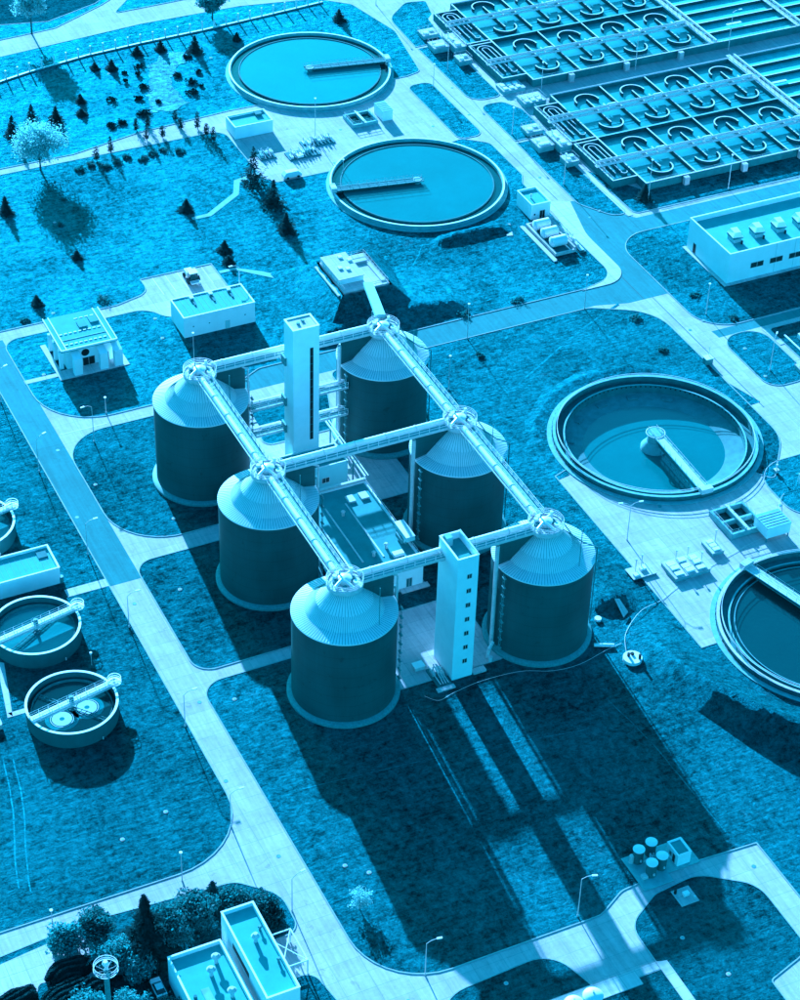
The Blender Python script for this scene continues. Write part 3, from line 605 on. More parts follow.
# slim windowed tower
t = thing('stair_tower', 'slim pale tower with a column of seven small square windows at the front', 'tower', (3, -39, 0))
shell(t, .75, -43.1, 5.15, -35.2, 30.3, RENDER, TARD, par=1.5, cop=.3)
for k in range(7): opening(t, None, 'window', 2.9, 3.75, 3.9 + k * 3.55, 4.85 + k * 3.55, y=-43.1, mat_=BLACK, frame=True)
MB().box(1.3, -37.2, 28.85, 2.6, -35.8, 30.9).build('roof_hatch', CWALL, t)
MB().rail([(.9, -42.9, 30.3), (5.0, -42.9, 30.3), (5.0, -35.4, 30.3)], .5, 2, .04).build('roof_rail', GALV, t)
MB().box(-.1, -38.0, 26.4, .74, -35.6, 27.0).rail([(-.1, -38, 27), (-.1, -35.6, 27)], 1.1, 1.2, .05).build('landing', GALV, t)
# central process building
t = thing('process_building', 'long low building with dark flat roof among the six digester tanks', 'building', (4, 0, 0))
shell(t, -6.5, -14.6, 8.3, 14.2, 6.2, RENDER, TARD, par=.35, cop=.25)
for xx in (-3.2, 1.4):
    MB().box(xx, -10, 5.86, xx + .35, 9, 5.98).build('roof_seam', GALV, t)
for (x, y) in ((-.5, 5.5), (-.2, -9), (3.2, -7.6)): MB().cyl(x, y, 5.86, 6.9, .32, n=10).cyl(x, y, 6.9, 7.15, .5, .3, n=10).build('roof_vent', GALV, t, 40)
for (x, y, a, b) in ((2.2, 8.6, 3.9, 10.8), (5.2, 8.6, 7.0, 10.8)): MB().box(x, y, 5.86, a, b, 6.3).build('skylight', GALV, t)
MB().box(3.3, -11.2, 5.86, 5.6, -10.0, 6.6).build('roof_box', WHITE, t)
MB().box(-6.6, 14.0, 6.2, 8.6, 14.6, 6.8).build('roof_beam', GALV, t)
MB().rail([(8.15, -14, 6.25), (8.15, 14, 6.25)], 1.0, 2.2, .05).build('railing', GALV, t)
opening(t, None, 'door', 4.6, 5.8, .1, 2.5, y=-14.6, mat_=CDARK)
MB().box(3.0, -16.0, .02, 9.3, -14.65, .35).build('step', SLAB, t)
t = thing('air_handler', 'boxy pale ventilation unit on the right edge of the dark flat roof', 'ventilation unit', (8.2, -7, 6.2))
MB().box(6.9, -9.3, 7.3, 8.9, -3.6, 8.4).build('casing', RENDER2, t); MB().box(6.85, -9.35, 8.4, 8.95, -3.55, 8.52).build('lid', WHITE, t); 
for y in (-8.6, -6.5, -4.4):
    MB().box(7.1, y, 6.3, 7.4, y + .3, 7.3).build('support_leg', GALVD, t)
MB().box(6.4, -8.2, 6.25, 6.9, -5.2, 7.2).build('fan_housing', GALVD, t)
t = thing('stair', 'pale outdoor steps beside the windowless tower, half in shadow', 'steps', (-3, 50, 0))
for k in range(6): MB().box(-4.6, 47 + k * 1.5, .03, -1.6, 47.95 + k * 1.5, .25 + .12 * k).build('tread', SLAB, t)
t = thing('cable_tray', 'thin steel pipe rack running from the windowless tower to the dark flat roof', 'pipe rack', (7, 26, 0))
MB().path([(9.6, 38.8, 6), (8.9, 14.9, 6.6)], .22, 8).path([(10.3, 38.8, 6), (9.6, 14.9, 6.6)], .16, 8).build('pipe', GALV, t)
for y in (34, 28, 22, 17): MB().box(9.2, y, 0, 9.5, y + .3, 6).build('support_post', GALVD, t)
t = thing('workshop_hut', 'low annex at the foot of the windowless tower, behind the dark flat roof', 'hut', (1, 25, 0))
shell(t, -5.4, 21.8, 7.9, 28.6, 6.4, RENDER2, TARD, par=.3, cop=.2)
MB().box(-4.2, 24, 6.1, -2.2, 26.4, 7.0).build('roof_box', GALVD, t); opening(t, None, 'window', 2.0, 3.6, 2.0, 3.2, y=21.8, mat_=GLASS)

# house with roof vents next to the parking bay
t = thing('pump_building', 'long white flat building with three low roof vents beside the parking bay', 'building', (5, 92, 0))
shell(t, -4.2, 87.9, 13.7, 96.6, 5.6, RENDER, TARN, par=.15, cop=.25)
for x in (.2, 5.0, 9.6):
    MB().box(x, 92.0, 5.46, x + .45, 95.2, 5.75).build('roof_vent', CDARK, t); MB().box(x - .15, 94.6, 5.46, x + .8, 95.6, 6.1).build('vent_cowl', GALV, t)
for k in range(13): MB().box(-3.6 + k * 1.35, 88.3, 5.46, -3.5 + k * 1.35, 96.2, 5.52).build('roof_seam', CWALL, t)
opening(t, None, 'door', 6.2, 7.2, .1, 2.2, y=87.9, mat_=RENDER2)
for x in (-2, 2, 11): opening(t, None, 'vent_grille', x, x + .35, 2.6, 2.9, y=87.9, mat_=CDARK, frame=False)
# buttressed building
t = thing('filter_building', 'building with ribbed roof and square buttress pillars under its front eave', 'building', (-28, 90, 0))
w_ = MB(); w_.box(-33.4, 86.4, 0, -22.4, 97.4, 5.2); w_.build('wall', RENDER, t)
rf = MB(); rf.add([(-34.8, 85.6, 5.4), (-21.4, 85.6, 5.4), (-21.4, 99, 5.9), (-34.8, 99, 5.9), (-34.8, 85.6, 5.9), (-21.4, 85.6, 5.9), (-21.4, 99, 6.4), (-34.8, 99, 6.4)], [(0, 3, 2, 1), (4, 5, 6, 7), (0, 1, 5, 4), (1, 2, 6, 5), (2, 3, 7, 6), (3, 0, 4, 7)])
rf.build('roof', TARN, t)
tr = MB()
for x in (-34.86, -33.6, -22.8, -21.5): tr.add([(x, 85.5, 5.8), (x + .22, 85.5, 5.8), (x + .22, 99.1, 6.3), (x, 99.1, 6.3), (x, 85.5, 6.12), (x + .22, 85.5, 6.12), (x + .22, 99.1, 6.62), (x, 99.1, 6.62)], [(0, 3, 2, 1), (4, 5, 6, 7), (0, 1, 5, 4), (1, 2, 6, 5), (2, 3, 7, 6), (3, 0, 4, 7)])
tr.box(-34.6, 85.35, 5.75, -21.6, 85.58, 6.2).build('roof_trim', WHITE, t)
dl = MB()
for k in range(9):
    for y in (87.4, 91.6): dl.box(-33.2 + k * 1.15, y, 5.98 + (y - 85.6) * .037, -32.5 + k * 1.15, y + .22, 6.06 + (y - 85.6) * .037)
for k in range(4): dl.box(-28 + k * 1.3, 96.6, 6.32, -27.2 + k * 1.3, 96.8, 6.4)
dl.build('roof_clip', WHITE, t)
for x, y in ((-28, 92.6), (-25, 93.6)): MB().box(x, y, 6.15, x + 2, y + 2.6, 6.55).build('skylight', TARD, t)
gd = MB().box(-33.2, 89.2, 6.06, -22.8, 89.5, 6.14); gd.build('roof_seam', CWALL, t)
for x in (-32.6, -26.4, -22.9):
    MB().box(x, 83.2, 0, x + 1.9, 84.7, 4.2).add([(x, 83.2, 4.2), (x + 1.9, 83.2, 4.2), (x + 1.9, 86.3, 4.9), (x, 86.3, 4.9), (x, 83.2, 4.4), (x + 1.9, 83.2, 4.4), (x + 1.9, 86.3, 5.1), (x, 86.3, 5.1)], [(0, 3, 2, 1), (4, 5, 6, 7), (0, 1, 5, 4), (1, 2, 6, 5), (2, 3, 7, 6), (3, 0, 4, 7)]).build('buttress', RENDER, t)
for x in (-33.9,):
    for y in (87, 91, 95): MB().box(x - 1.0, y, 0, x - .1, y + .8, 4.6).build('buttress', RENDER, t)
c = MB(); c.add([(-28.9 + .95 * math.cos(i * R(18)), 86.34, 3.7 + .95 * math.sin(i * R(18))) for i in range(20)] + [(-28.9 + .95 * math.cos(i * R(18)), 86.38, 3.7 + .95 * math.sin(i * R(18))) for i in range(20)], [tuple(range(20)), tuple(range(20, 40))[::-1]] + [(i, (i + 1) % 20, 20 + (i + 1) % 20, 20 + i) for i in range(20)])
c.build('round_window', BLACK, t)
opening(t, None, 'gate', -29.6, -26.8, .1, 2.3, y=86.4, mat_=BLACK); opening(t, None, 'window', -25, -23.4, .4, 2.4, y=86.4, mat_=GLASS)
MB().box(-34.9, 82.8, .03, -21.0, 86.38, .2).box(-36.2, 82.8, .03, -34.95, 98, .2).box(-20.9, 82.8, .03, -19.6, 96, .2).build('plinth', SLAB, t)
# large blower building on the right
t = thing('blower_building', 'large white flat building with dark strip windows and row of roof fans, right edge', 'building', (150, 68, 0))
shell(t, 126.4, 57.9, 186, 76.6, 8.6, RENDER, TARN, par=1.3, cop=.3)
for k in range(9): opening(t, None, 'window', 133.0 + k * 5.6, 136.6 + k * 5.6, 3.1, 4.5, y=57.9, mat_=GLASS)
opening(t, None, 'door', 72.6, 73.8, .4, 3.0, x=126.4, face='w', mat_=BLACK)
for k in range(9): MB().box(140.0 + k * 5.6 - .03, 57.87, .3, 140.0 + k * 5.6 + .03, 57.895, 8.5).build('wall_joint', CWALL, t)
MB().box(125.3, 57, .03, 126.38, 77, .25).box(126.4, 56.9, .03, 186, 57.88, .25).build('plinth', SLAB, t)
fan0 = None
ordn = ['nearest the left corner of the large white building', 'second along from the left corner', 'third along, above the gap between strip windows', 'fourth along, cut by the picture edge']
for k in range(5):
    x = 132.2 + k * 6.35
    if fan0 is None:
        fan0 = thing('roof_fan', '', 'roof fan', (x, 64.6, 7.3), 'roof fans on the large white building')
        MB().box(x - 1.2, 63.6, 7.3, x + 1.2, 66.4, 9.0).build('fan_housing', CWALL, fan0)
        hd = MB(); hd.add([(x - 1.5, 63.6, 9), (x + 1.2, 63.0, 9), (x + 1.5, 66.3, 9), (x - 1.2, 66.9, 9), (x - .9, 64.0, 10.1), (x + .8, 63.8, 10.1), (x + 1.0, 66.0, 10.3), (x - .8, 66.2, 10.3)], [(0, 3, 2, 1), (4, 5, 6, 7), (0, 1, 5, 4), (1, 2, 6, 5), (2, 3, 7, 6), (3, 0, 4, 7)]); hd.build('cowl', WHITE, fan0)
        MB().box(x - 1.3, 63.3, 8.5, x + 1.4, 66.6, 8.95).build('band', CDARK, fan0)
        MB().cyl(x + .7, 62.7, 7.3, 8.2, .28, n=10).build('motor', RUBBER, fan0)
        fan0['label'] = 'white roof fan ' + ordn[0]
    else: dup(fan0, (x, 64.6, 7.3), ('white roof fan ' + ordn[k]) if k < 4 else 'white roof fan fifth along the large white building roof')
# small sheds
def shed(name, label, x0, y0, x1, y1, h, wall=RENDER, roof=TARN, par=.5):
    t = thing(name, label, 'shed', ((x0 + x1) / 2, (y0 + y1) / 2, 0)); shell(t, x0, y0, x1, y1, h, wall, roof, par=par, cop=.22); return t
t = shed('switch_shed', 'low white shed with sunk roof between the path and the upper round pond', 42.6, 171.9, 53.6, 178.6, 3.6); MB().box(50.4, 176.2, 3.1, 52.2, 177.8, 3.8).build('roof_box', CDARK, t)
t = shed('valve_house', 'small white cube house right of the lower of the two brimming ponds', 96.3, 103.6, 101.7, 111.6, 4.4)
opening(t, None, 'door', 98.8, 100.2, .1, 2.3, y=103.6, mat_=BLACK); opening(t, None, 'window', 97.1, 97.5, 1.2, 1.7, y=103.6, mat_=BLACK, frame=False)
MB().cyl(98.2, 107.6, 3.9, 5.0, .22, n=8).cyl(98.2, 107.6, 4.9, 5.2, .45, .2, n=10).build('roof_vent', GALV, t)
t = shed('sludge_house', 'flat roofed house above the left hand round tanks at the picture edge', -72.0, 14.9, -58.9, 22.8, 4.2); MB().box(-61.8, 19.6, 3.7, -59.8, 21.8, 3.95).build('roof_box', CDARK, t)
for k in range(10): MB().box(-71.2 + k * 1.2, 15.3, 3.7, -71.15 + k * 1.2, 22.4, 3.75).build('roof_seam', CWALL, t)
MB().tube((-58.7, 15.2, 0), (-58.7, 15.2, 1.6), .5, 8).build('gas_bottle', GALVD, t)
# two grey-roofed buildings at the bottom
t = thing('office_building', 'narrow taller building with flat blue grey roof and three vents, bottom left', 'building', (-61, -96, 0))
shell(t, -64.6, -107.2, -58.8, -87.3, 9.6, RENDER, TARN, par=.75, cop=.28)
MB().box(-64.64, -99.6, 6.2, -64.605, -92.5, 7.4).build('window', BLACK, t)
for (x, y) in ((-61.5, -94.9), ): MB().cyl(x, y, 8.85, 10.3, .35, n=12).cyl(x, y, 10.2, 10.9, .75, .35, n=14).build('roof_vent', GALV, t, 40)
for (x, y) in ((-59.9, -92.9), (-59.7, -100.4)): MB().cyl(x, y, 8.85, 9.6, .22, n=10).cyl(x, y, 9.6, 9.9, .4, .25, n=10).build('roof_vent', GALVD, t, 40)
t = thing('office_annex', 'lower flat roofed annex with four vents left of the narrow building, bottom left', 'building', (-70, -100, 0))
shell(t, -75.3, -116, -66.0, -90.3, 6.6, RENDER, TARN, par=.75, cop=.28)
for (x, y) in ((-68.2, -94.0), (-69.9, -96.2), (-68.4, -101.6)): MB().cyl(x, y, 5.85, 7.5, .35, n=12).cyl(x, y, 7.4, 8.0, .8, .35, n=14).build('roof_vent', GALV, t, 40)
MB().cyl(-74, -99.6, 5.85, 6.5, .3, n=10).build('roof_vent', CDARK, t); MB().box(-72.6, -104, 5.86, -71.2, -98.3, 5.95).build('roof_patch', CWALL, t)
MB().tube((-65.7, -106, 6), (-65.7, -90.6, 6), .3, 8).build('wall_duct', GALVD, t)
t = thing('steel_canopy', 'open white steel frame over the side entrance of the narrow building', 'canopy', (-55, -94, 0))
fr = MB(); zc = 3.4
for (x, y) in ((-58, -90.4), (-53.4, -90.4), (-58, -97.8), (-53.4, -97.8)): MB().tube((x, y, 0), (x, y, zc), .14, 6).build('post', WHITE, t)
fr.path([(-58, -90.4, zc), (-53.4, -90.4, zc), (-53.4, -97.8, zc), (-58, -97.8, zc), (-58, -90.4, zc)], .14, 6).path([(-58, -90.4, zc), (-53.4, -97.8, zc)], .1, 6).path([(-53.4, -90.4, zc), (-58, -97.8, zc)], .1, 6).build('beam', WHITE, t)
# pump house on the mound
t = thing('pump_house', 'white concrete pump deck on top of the grassy mound', 'building', (40, 90, Z))
MB().box(34.6, 82.8, Z - .5, 46.4, 97.6, Z + .25).build('deck', SLAB, t)
MB().box(34.9, 86.4, Z + .25, 41.2, 97.2, Z + 1.6).build('wall', RENDER, t); MB().box(34.7, 86.2, Z + 1.6, 41.4, 97.4, Z + 1.8).build('roof', SLAB, t)
for (x, y) in ((36.6, 90.4), (38.2, 89.4), (38.6, 95.0), (40.2, 93.0)): MB().box(x, y, Z + 1.8, x + 1.0, y + 1.1, Z + 2.2).build('hatch', WHITE, t)
MB().box(41.5, 93.4, Z + .25, 45.4, 94.6, Z + .8).box(44.9, 84, Z + .25, 46, 93, Z + .5).build('curb', SLAB, t)
MB().rail([(34.8, 83, Z + .25), (46.2, 83, Z + .25), (46.2, 97.4, Z + .25), (34.8, 97.4, Z + .25), (34.8, 83, Z + .25)], 1.1, 1.6, .05).build('railing', GALV, t)
MB().box(33.0, 83, Z - .6, 33.9, 97.0, Z - .2).build('retaining_wall', SLAB, t)
exec_more = True

# ------------------------------------------------------------------ round ponds
def pond(label, cx, cy, kind, ang, blen=23):
    t = thing('clarifier_pond', label, 'round pond', (cx, cy, 0), 'large round settling ponds')
    if kind == 'full':
        MB().ring(cx, cy, 22.3, 22.85, -.1, 1.25, 120).build('rim_wall', CWALL, t, 30)
        MB().ring(cx, cy, 22.5, 22.9, 1.25, 1.34, 120).build('rim_coping', WHITE, t, 30)
        MB().ring(cx, cy, 19.9, 20.15, .3, .92, 120).build('weir_ring', CDARK, t, 30)
        MB().ring(cx, cy, 22.86, 23.8, .02, .2, 120).build('apron_ring', CWALL, t, 30)
        MB().revolve(cx, cy, [(0, .72), (19.9, .72)], 120).build('water', WATER if cy > 150 else WATER2, t)
        MB().revolve(cx, cy, [(20.15, .45), (22.3, .45)], 120).build('channel_water', WATERD, t)  # channel shade put into the dark water and weir colours
        zt = 1.5
    else:
        deep = kind == 'low'
        zb = -2.6 if deep else -1.0
        MB().ring(cx, cy, 22.3, 22.8, zb - .5, 1.15, 120).build('rim_wall', CDARK, t, 30)
        MB().ring(cx, cy, 22.25, 22.9, 1.15, 1.27, 120).build('rim_coping', CWALL if deep else SLAB, t, 30)
        MB().ring(cx, cy, 20.4, 22.3, -.9 if deep else -.4, -.7 if deep else -.3, 120).build('channel_floor', CDARK, t, 30)
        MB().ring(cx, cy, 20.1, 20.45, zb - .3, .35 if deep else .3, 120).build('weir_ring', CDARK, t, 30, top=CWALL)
        if deep:
            nt_ = MB()
            for i in range(110):
                a = 2 * math.pi * i / 110; nt_.obox(cx + 20.08 * math.cos(a), cy + 20.08 * math.sin(a), -.25, .1, .06, .34, a)
            nt_.build('weir_notches', BLACK, t)
            MB().revolve(cx, cy, [(20.1, -1.8), (16.0, -2.7), (15.0, -3.1)], 120).build('sloped_floor', SILT, t, 60)
            MB().revolve(cx, cy, [(0, -2.74), (17.2, -2.74)], 120).build('water', WATERC, t)
            mud = MB(); rr = random.Random(5)
            for k in range(5):
                a = R(50 + 25 * k); mud.obox(cx + 18.6 * math.cos(a), cy + 18.6 * math.sin(a), -2.2, -1.9, 1.4, 2.5, a)
            mud.build('silt_heap', SILT, t)
        else:
            MB().ring(cx, cy, 19.0, 19.2, -.8, .0, 120).build('inner_ring', GALVD, t, 30)
            MB().revolve(cx, cy, [(0, -.25), (20.1, -.25)], 120).build('water', WATERD, t)
        MB().ring(cx, cy, 23.0, 24.1, .02, .22, 120).build('apron_ring', CWALL, t, 30)
        pn = MB()
        for i in range(90):
            a = 2 * math.pi * i / 90; pn.obox(cx + 23.05 * math.cos(a), cy + 23.05 * math.sin(a), .3, 1.1, .07, .12, a)
        pn.build('wall_rib', CDARK, t); 
        zt = 1.4
    if kind != 'full':
        MB().ring(cx, cy, 21.9, 22.0, 1.9, 2.0, 96).ring(cx, cy, 21.9, 22.0, 2.3, 2.36, 96).build('railing', GALV, t)
    # scraper bridge
    a = R(ang); d = Vector((math.cos(a), math.sin(a), 0)); s1 = Vector((-d.y, d.x, 0)); c = Vector((cx, cy, zt))
    e = c + d * 23.2; st_ = c - d * 1.5
    br = MB()
    for o in (-1.0, 1.0):
        br.tube(st_ + s1 * o + Vector((0, 0, .1)), e + s1 * o + Vector((0, 0, .1)), .16, 6)
    b0 = MB().obox((st_.x + e.x) / 2, (st_.y + e.y) / 2, zt, zt + .14, (e - st_).length, 2.0, a).build('bridge_deck', GALV if kind != 'full' else CDARK, t)
    br.build('bridge_beam', GALVD if kind == 'full' else WHITE, b0)
    MB().rail([st_ + s1 * 1.0, e + s1 * 1.0], 1.1, 2.4, .05).rail([st_ - s1 * 1.0, e - s1 * 1.0], 1.1, 2.4, .05).build('railing', GALV, b0)
    sk = MB().obox((st_.x + e.x) / 2 , (st_.y + e.y) / 2, zt - 1.5 if kind != 'low' else zt - 2.4, zt - .02, (e - st_).length * .9, .12, a)
    sk.build('scraper_blade', CDARK, b0)
    MB().obox(e.x - d.x * .6, e.y - d.y * .6, zt - .1, zt + 1.1, 1.4, 2.8, a).build('drive_carriage', GALV, t)
    dep = -3 if kind == 'low' else -.6
    MB().cyl(cx, cy, dep, zt + .3, .8 if kind == 'full' else 1.7, n=24).build('centre_column', CWALL if kind == 'low' else GALVD, t, 40)
    MB().ring(cx, cy, .9 if kind == 'full' else 2.0, 1.1 if kind == 'full' else 2.2, zt + .1, zt + .3, 24).build('column_ring', GALV, t)
    if kind == 'low':
        MB().revolve(cx, cy, [(1.8, -.4), (3.0, -2.0), (3.0, -2.7)], 28).build('column_foot', CWALL, t, 40)
        tr = MB()
        for k in range(9):
            p = c + d * (2 + k * 2.2) + Vector((0, 0, -.1)); q = c + d * (3.1 + k * 2.2) + Vector((0, 0, -3.6)); r_ = c + d * (4.2 + k * 2.2) + Vector((0, 0, -.1)); tr.tube(p, q, .08, 4).tube(q, r_, .08, 4)
        tr.tube(c + d * 3 + Vector((0, 0, -3.6)), c + d * 21 + Vector((0, 0, -3.6)), .12, 4).build('truss', GALVD, b0)
    return t
pond('upper brimming round pond, its scraper bridge reaching the right rim', 76.5, 199.6, 'full', -10)
pond('lower brimming round pond, its scraper bridge reaching the left rim', 77.2, 131, 'full', 170)
pond('half drained round pond with stout centre column on the concrete apron', 77.6, 9.7, 'low', -92)
pond('dark round pond cut by the right picture edge', 77.5, -59.5, 'dark', 106)

# thickeners
def thickener(label, cx, cy, brk, foam=False):
    t = thing('thickener_tank', label, 'round tank', (cx, cy, 0), 'open round tanks on the left lawn')
    H = 3.6; Rr = 8.7
    MB().ring(cx, cy, Rr - .35, Rr, 0, H, 80).build('tank_wall', TANKD, t, 30)
    MB().ring(cx, cy, Rr - .4, Rr + .08, H, H + .12, 80).build('rim', WHITE, t, 30)
    MB().revolve(cx, cy, [(0, 1.9), (Rr - .35, 1.9)], 80).build('water', WATERK if foam else WATER, t)
    MB().ring(cx, cy, 7.5, 7.62, 1.6, 2.5, 72).build('weir_ring', CDARK, t, 30)
    c = Vector((cx, cy, H + .2)); a = R(brk); d = Vector((math.cos(a), math.sin(a), 0)); s1 = Vector((-d.y, d.x, 0))
    dk = MB().obox(cx + d.x * .6, cy + d.y * .6, H + .15, H + .3, 18.6, 1.5, a).build('walkway', GALV, t)
    MB().rail([c - d * 8.6 + s1 * .75, c + d * 9.6 + s1 * .75], 1.1, 2, .06).rail([c - d * 8.6 - s1 * .75, c + d * 9.6 - s1 * .75], 1.1, 2, .06).build('railing', WHITE, dk)
    bm_ = MB()
    for o in (-.8, .8): bm_.obox(cx + s1.x * o + d.x * .6, cy + s1.y * o + d.y * .6, H - .25, H + .16, 18.6, .14, a)
    bm_.build('beam', GALV, dk)
    q = c + d * 9.4
    MB().ring(q.x, q.y, 1.2, 1.3, H + 1.1, H + 1.2, 24).ring(q.x, q.y, 1.2, 1.3, H + .5, H + .58, 24).cyl(q.x, q.y, H, H + .15, 1.3, n=20).build('landing', WHITE, t)
    MB().cyl(cx, cy, 1.0, H + 1.5, .3, n=12).cyl(cx, cy, H + .3, H + 1.4, .5, n=12).cyl(cx, cy, 1.7, 2.2, .7, n=14).build('drive_shaft', GALVD, t, 40)
    b2 = a + R(20 if not foam else -62); d2 = Vector((math.cos(b2), math.sin(b2), 0)); s2 = Vector((-d2.y, d2.x, 0)); ar = MB(); cc = Vector((cx, cy, 2.25))
    for o in (-.3, .3): ar.tube(cc - d2 * 7.2 + s2 * o, cc + d2 * 7.2 + s2 * o, .09, 5)
    for k in range(-7, 8): ar.tube(cc + d2 * k - s2 * .5, cc + d2 * k + s2 * .5, .08, 4)
    ar.build('rake_arm', CDARK, t)
    if foam:
        for sx in (-1, 1):
            px, py = cx + sx * d.x * 2.7 + (.0 + .0 * sx), cy + sx * d.y * 2.7 - 1.3
            fm = MB(); fm.revolve(px, py, [(0.5, 1.925), (1.9, 1.925)], 40).revolve(px, py, [(2.1, 1.921), (2.25, 1.921)], 40)
            fm.build('foam_swirl', FOAM, t); MB().revolve(px, py, [(2.4, 1.915), (3.2, 1.915)], 40).revolve(px, py, [(0, 1.92), (.5, 1.92)], 24).build('foam_trace', WATER, t)
    MB().tube((cx + 3, cy - Rr - .1, .6), (cx + 3, cy - Rr - .1, 1.2), .12, 6).build('side_valve', GALV, t)
    return t
thickener('open round tank with raking arms below the flat house, left edge', -68.5, .7, 12)
thickener('open round tank with two white foam swirls on the left lawn', -69.2, -22.9, 12, True)
thickener('open round tank only a sliver of which shows at the left picture edge', -70.6, 36.5, 12)
t = thing('settling_trough', 'pale concrete trough at the left edge beside the foam swirl tank', 'trough', (-82, -16, 0))
MB().box(-90, -21, 0, -82.3, -20.6, 1.2).box(-82.6, -20.6, 0, -82.2, -9.8, 1.2).box(-90, -9.8, 0, -82.2, -9.4, 1.2).build('wall', SLAB, t); MB().box(-90, -20.6, 0, -82.62, -9.8, .7).build('water', WATERK, t)
t = thing('ball_lamp', 'short post with white ball lamp behind the foam swirl tank', 'lamp', (-61.3, -10.9, 0)); MB().tube((-61.3, -10.9, 0), (-61.3, -10.9, 3), .07, 6).build('post', GALV, t); MB().cyl(-61.3, -10.9, 3, 3.4, .25, n=10).build('lamp_head', WHITE, t)

# ------------------------------------------------------------------ aeration basins
def basin(label, x0, x1, y0, y1, rows, cols, chan, lane_x1, extra=None):
    """flow basins with curved guide walls, narrow inlet chambers at the left and long lanes at the right"""
    t = thing('treatment_basin', label, 'basin', ((x0 + x1) / 2, (y0 + y1) / 2, 0), 'treatment basins with rows of curved walls')
    WT, WL = 2.3, 1.15
    w_ = MB()
    for q in ((x0, y0, lane_x1, y0 + .45), (x0, y1 - .45, lane_x1, y1), (x0, y0 + .45, x0 + .4, y1 - .45), (x1 - .25, y0 + .45, x1 + .25, y1 - .45)): w_.box(q[0], q[1], 0, q[2], q[3], WT)
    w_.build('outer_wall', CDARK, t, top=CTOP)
    cp = MB()
    for q in ((x0 - .1, y0 - .1, lane_x1, y0 + .12), (x0, y1 - .12, lane_x1, y1 + .08)): cp.box(q[0], q[1], WT, q[2], q[3], WT + .1)
    cp.build('coping', SLAB, t)
    MB().box(x0 + .41, y0 + .46, .3, x1 - .26, y1 - .46, WL).build('water', WATERA2, t)
    ym = rows[1]['mid']
    MB().box(x0 + .41, ym - .3, .2, x1 - .26, ym + .3, WT).build('middle_wall', BAFF, t, top=CWALL)
    for ri, rw in enumerate(rows):
        yc, yd = rw['cap'], rw['cup']; ytop = y1 - .45 if ri == 0 else ym - .3; ybot = ym + .3 if ri == 0 else y0 + .45
        for ci, x in enumerate(cols):
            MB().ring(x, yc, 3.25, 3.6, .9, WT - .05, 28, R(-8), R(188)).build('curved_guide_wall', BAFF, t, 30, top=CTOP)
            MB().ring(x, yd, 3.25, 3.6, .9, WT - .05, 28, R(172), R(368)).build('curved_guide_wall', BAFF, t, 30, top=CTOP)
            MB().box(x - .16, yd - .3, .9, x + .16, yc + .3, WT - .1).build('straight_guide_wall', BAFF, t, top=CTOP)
            if ci < len(cols) - 1:
                xm = (x + cols[ci + 1]) / 2; gap = 2.8
                a_, b_ = (ytop, ybot + (gap if (ci + ri) % 2 == 0 else 0)) if (ci % 2 == 0) else (ytop - 0, ybot)
                MB().box(xm - .18, b_, .3, xm + .18, a_, WT - .06).build('cell_wall', BAFF, t, top=CTOP)
        yp = (yc + yd) / 2
        wk = MB().box(x0 - 8, yp - 1.5, WT, x1 + .5, yp - .35, WT + .14)
        wk = wk.build('walkway', GALV, t)
        MB().rail([(x0 - 8, yp - 1.5, WT + .14), (x1 + .5, yp - 1.5, WT + .14)], 1.0, 2.4, .055).rail([(x0 - 8, yp - .35, WT + .14), (x1 + .5, yp - .35, WT + .14)], 1.0, 2.4, .055).build('railing', GALV, wk)
        MB().tube((x0 - 7, yp + .6, WT + .5), (x1, yp + .6, WT + .5), .34, 8).build('pipe', GALV, t, 40)
        for ci, x in enumerate(cols):
            MB().tube((x + 3.2, yp + .6, WT + .5), (x + 5.6, yp + .6, WT + .5), .62, 10).tube((x + 2.6, yp - 1.0, WT + .4), (x + 2.6, yp + 2.2, WT + .4), .2, 6).build('pipe_valve', PIPEW, t, 40)
    # inlet chambers with hairpin walls
    cx0, cy0, cy1 = chan
    ch = MB()
    for (a_, b_) in ((cy0, (cy0 + cy1) / 2 - .6), ((cy0 + cy1) / 2 + .6, cy1)):
        ch.box(cx0, a_, 0, x0 - .02, a_ + .35, WT).box(cx0, b_ - .35, 0, x0 - .02, b_, WT).box(cx0, a_ + .35, 0, cx0 + .35, b_ - .35, WT)
    ch.build('inlet_wall', CDARK, t, top=CTOP)
    for (a_, b_) in ((cy0, (cy0 + cy1) / 2 - .6), ((cy0 + cy1) / 2 + .6, cy1)):
        MB().box(cx0 + .36, a_ + .36, .2, x0 - .03, b_ - .36, 1.2).build('inlet_water', WATERA2, t)
        hp = MB(); m1 = (cx0 + x0) / 2
        hp.ring(m1, b_ - 3.6, 2.15, 2.4, .5, WT - .05, 18, 0, math.pi); hp.ring(m1, b_ - 3.6, .9, 1.05, .5, WT - .05, 14, 0, math.pi)
        hp.box(m1 - 2.4, a_ + 6.5, .5, m1 - 2.15, b_ - 3.6, WT - .05).box(m1 + 2.15, a_ + 8.5, .5, m1 + 2.4, b_ - 3.6, WT - .05).box(m1 - 1.05, a_ + 3.4, .5, m1 - .85, b_ - 3.6, WT - .05).box(m1 + .85, a_ + 3.4, .5, m1 + 1.05, b_ - 3.6, WT - .05)
        hp.ring(m1 + 1.6, a_ + 3.4, .75, .95, .5, WT - .05, 14, math.pi, 2 * math.pi)
        hp.build('hairpin_wall', CDARK, t, 30, top=CTOP)
        MB().rail([(cx0 + .1, a_, WT), (cx0 + .1, b_, WT)], 1.0, 2.4, .055).build('railing', GALV, t)
    # lanes
    n = 8; dy = (y1 - y0) / n
    MB().box(x1 + .26, y0 + .46, .1, lane_x1, y1 - .46, 1.2).build('lane_water', WATERA, t)
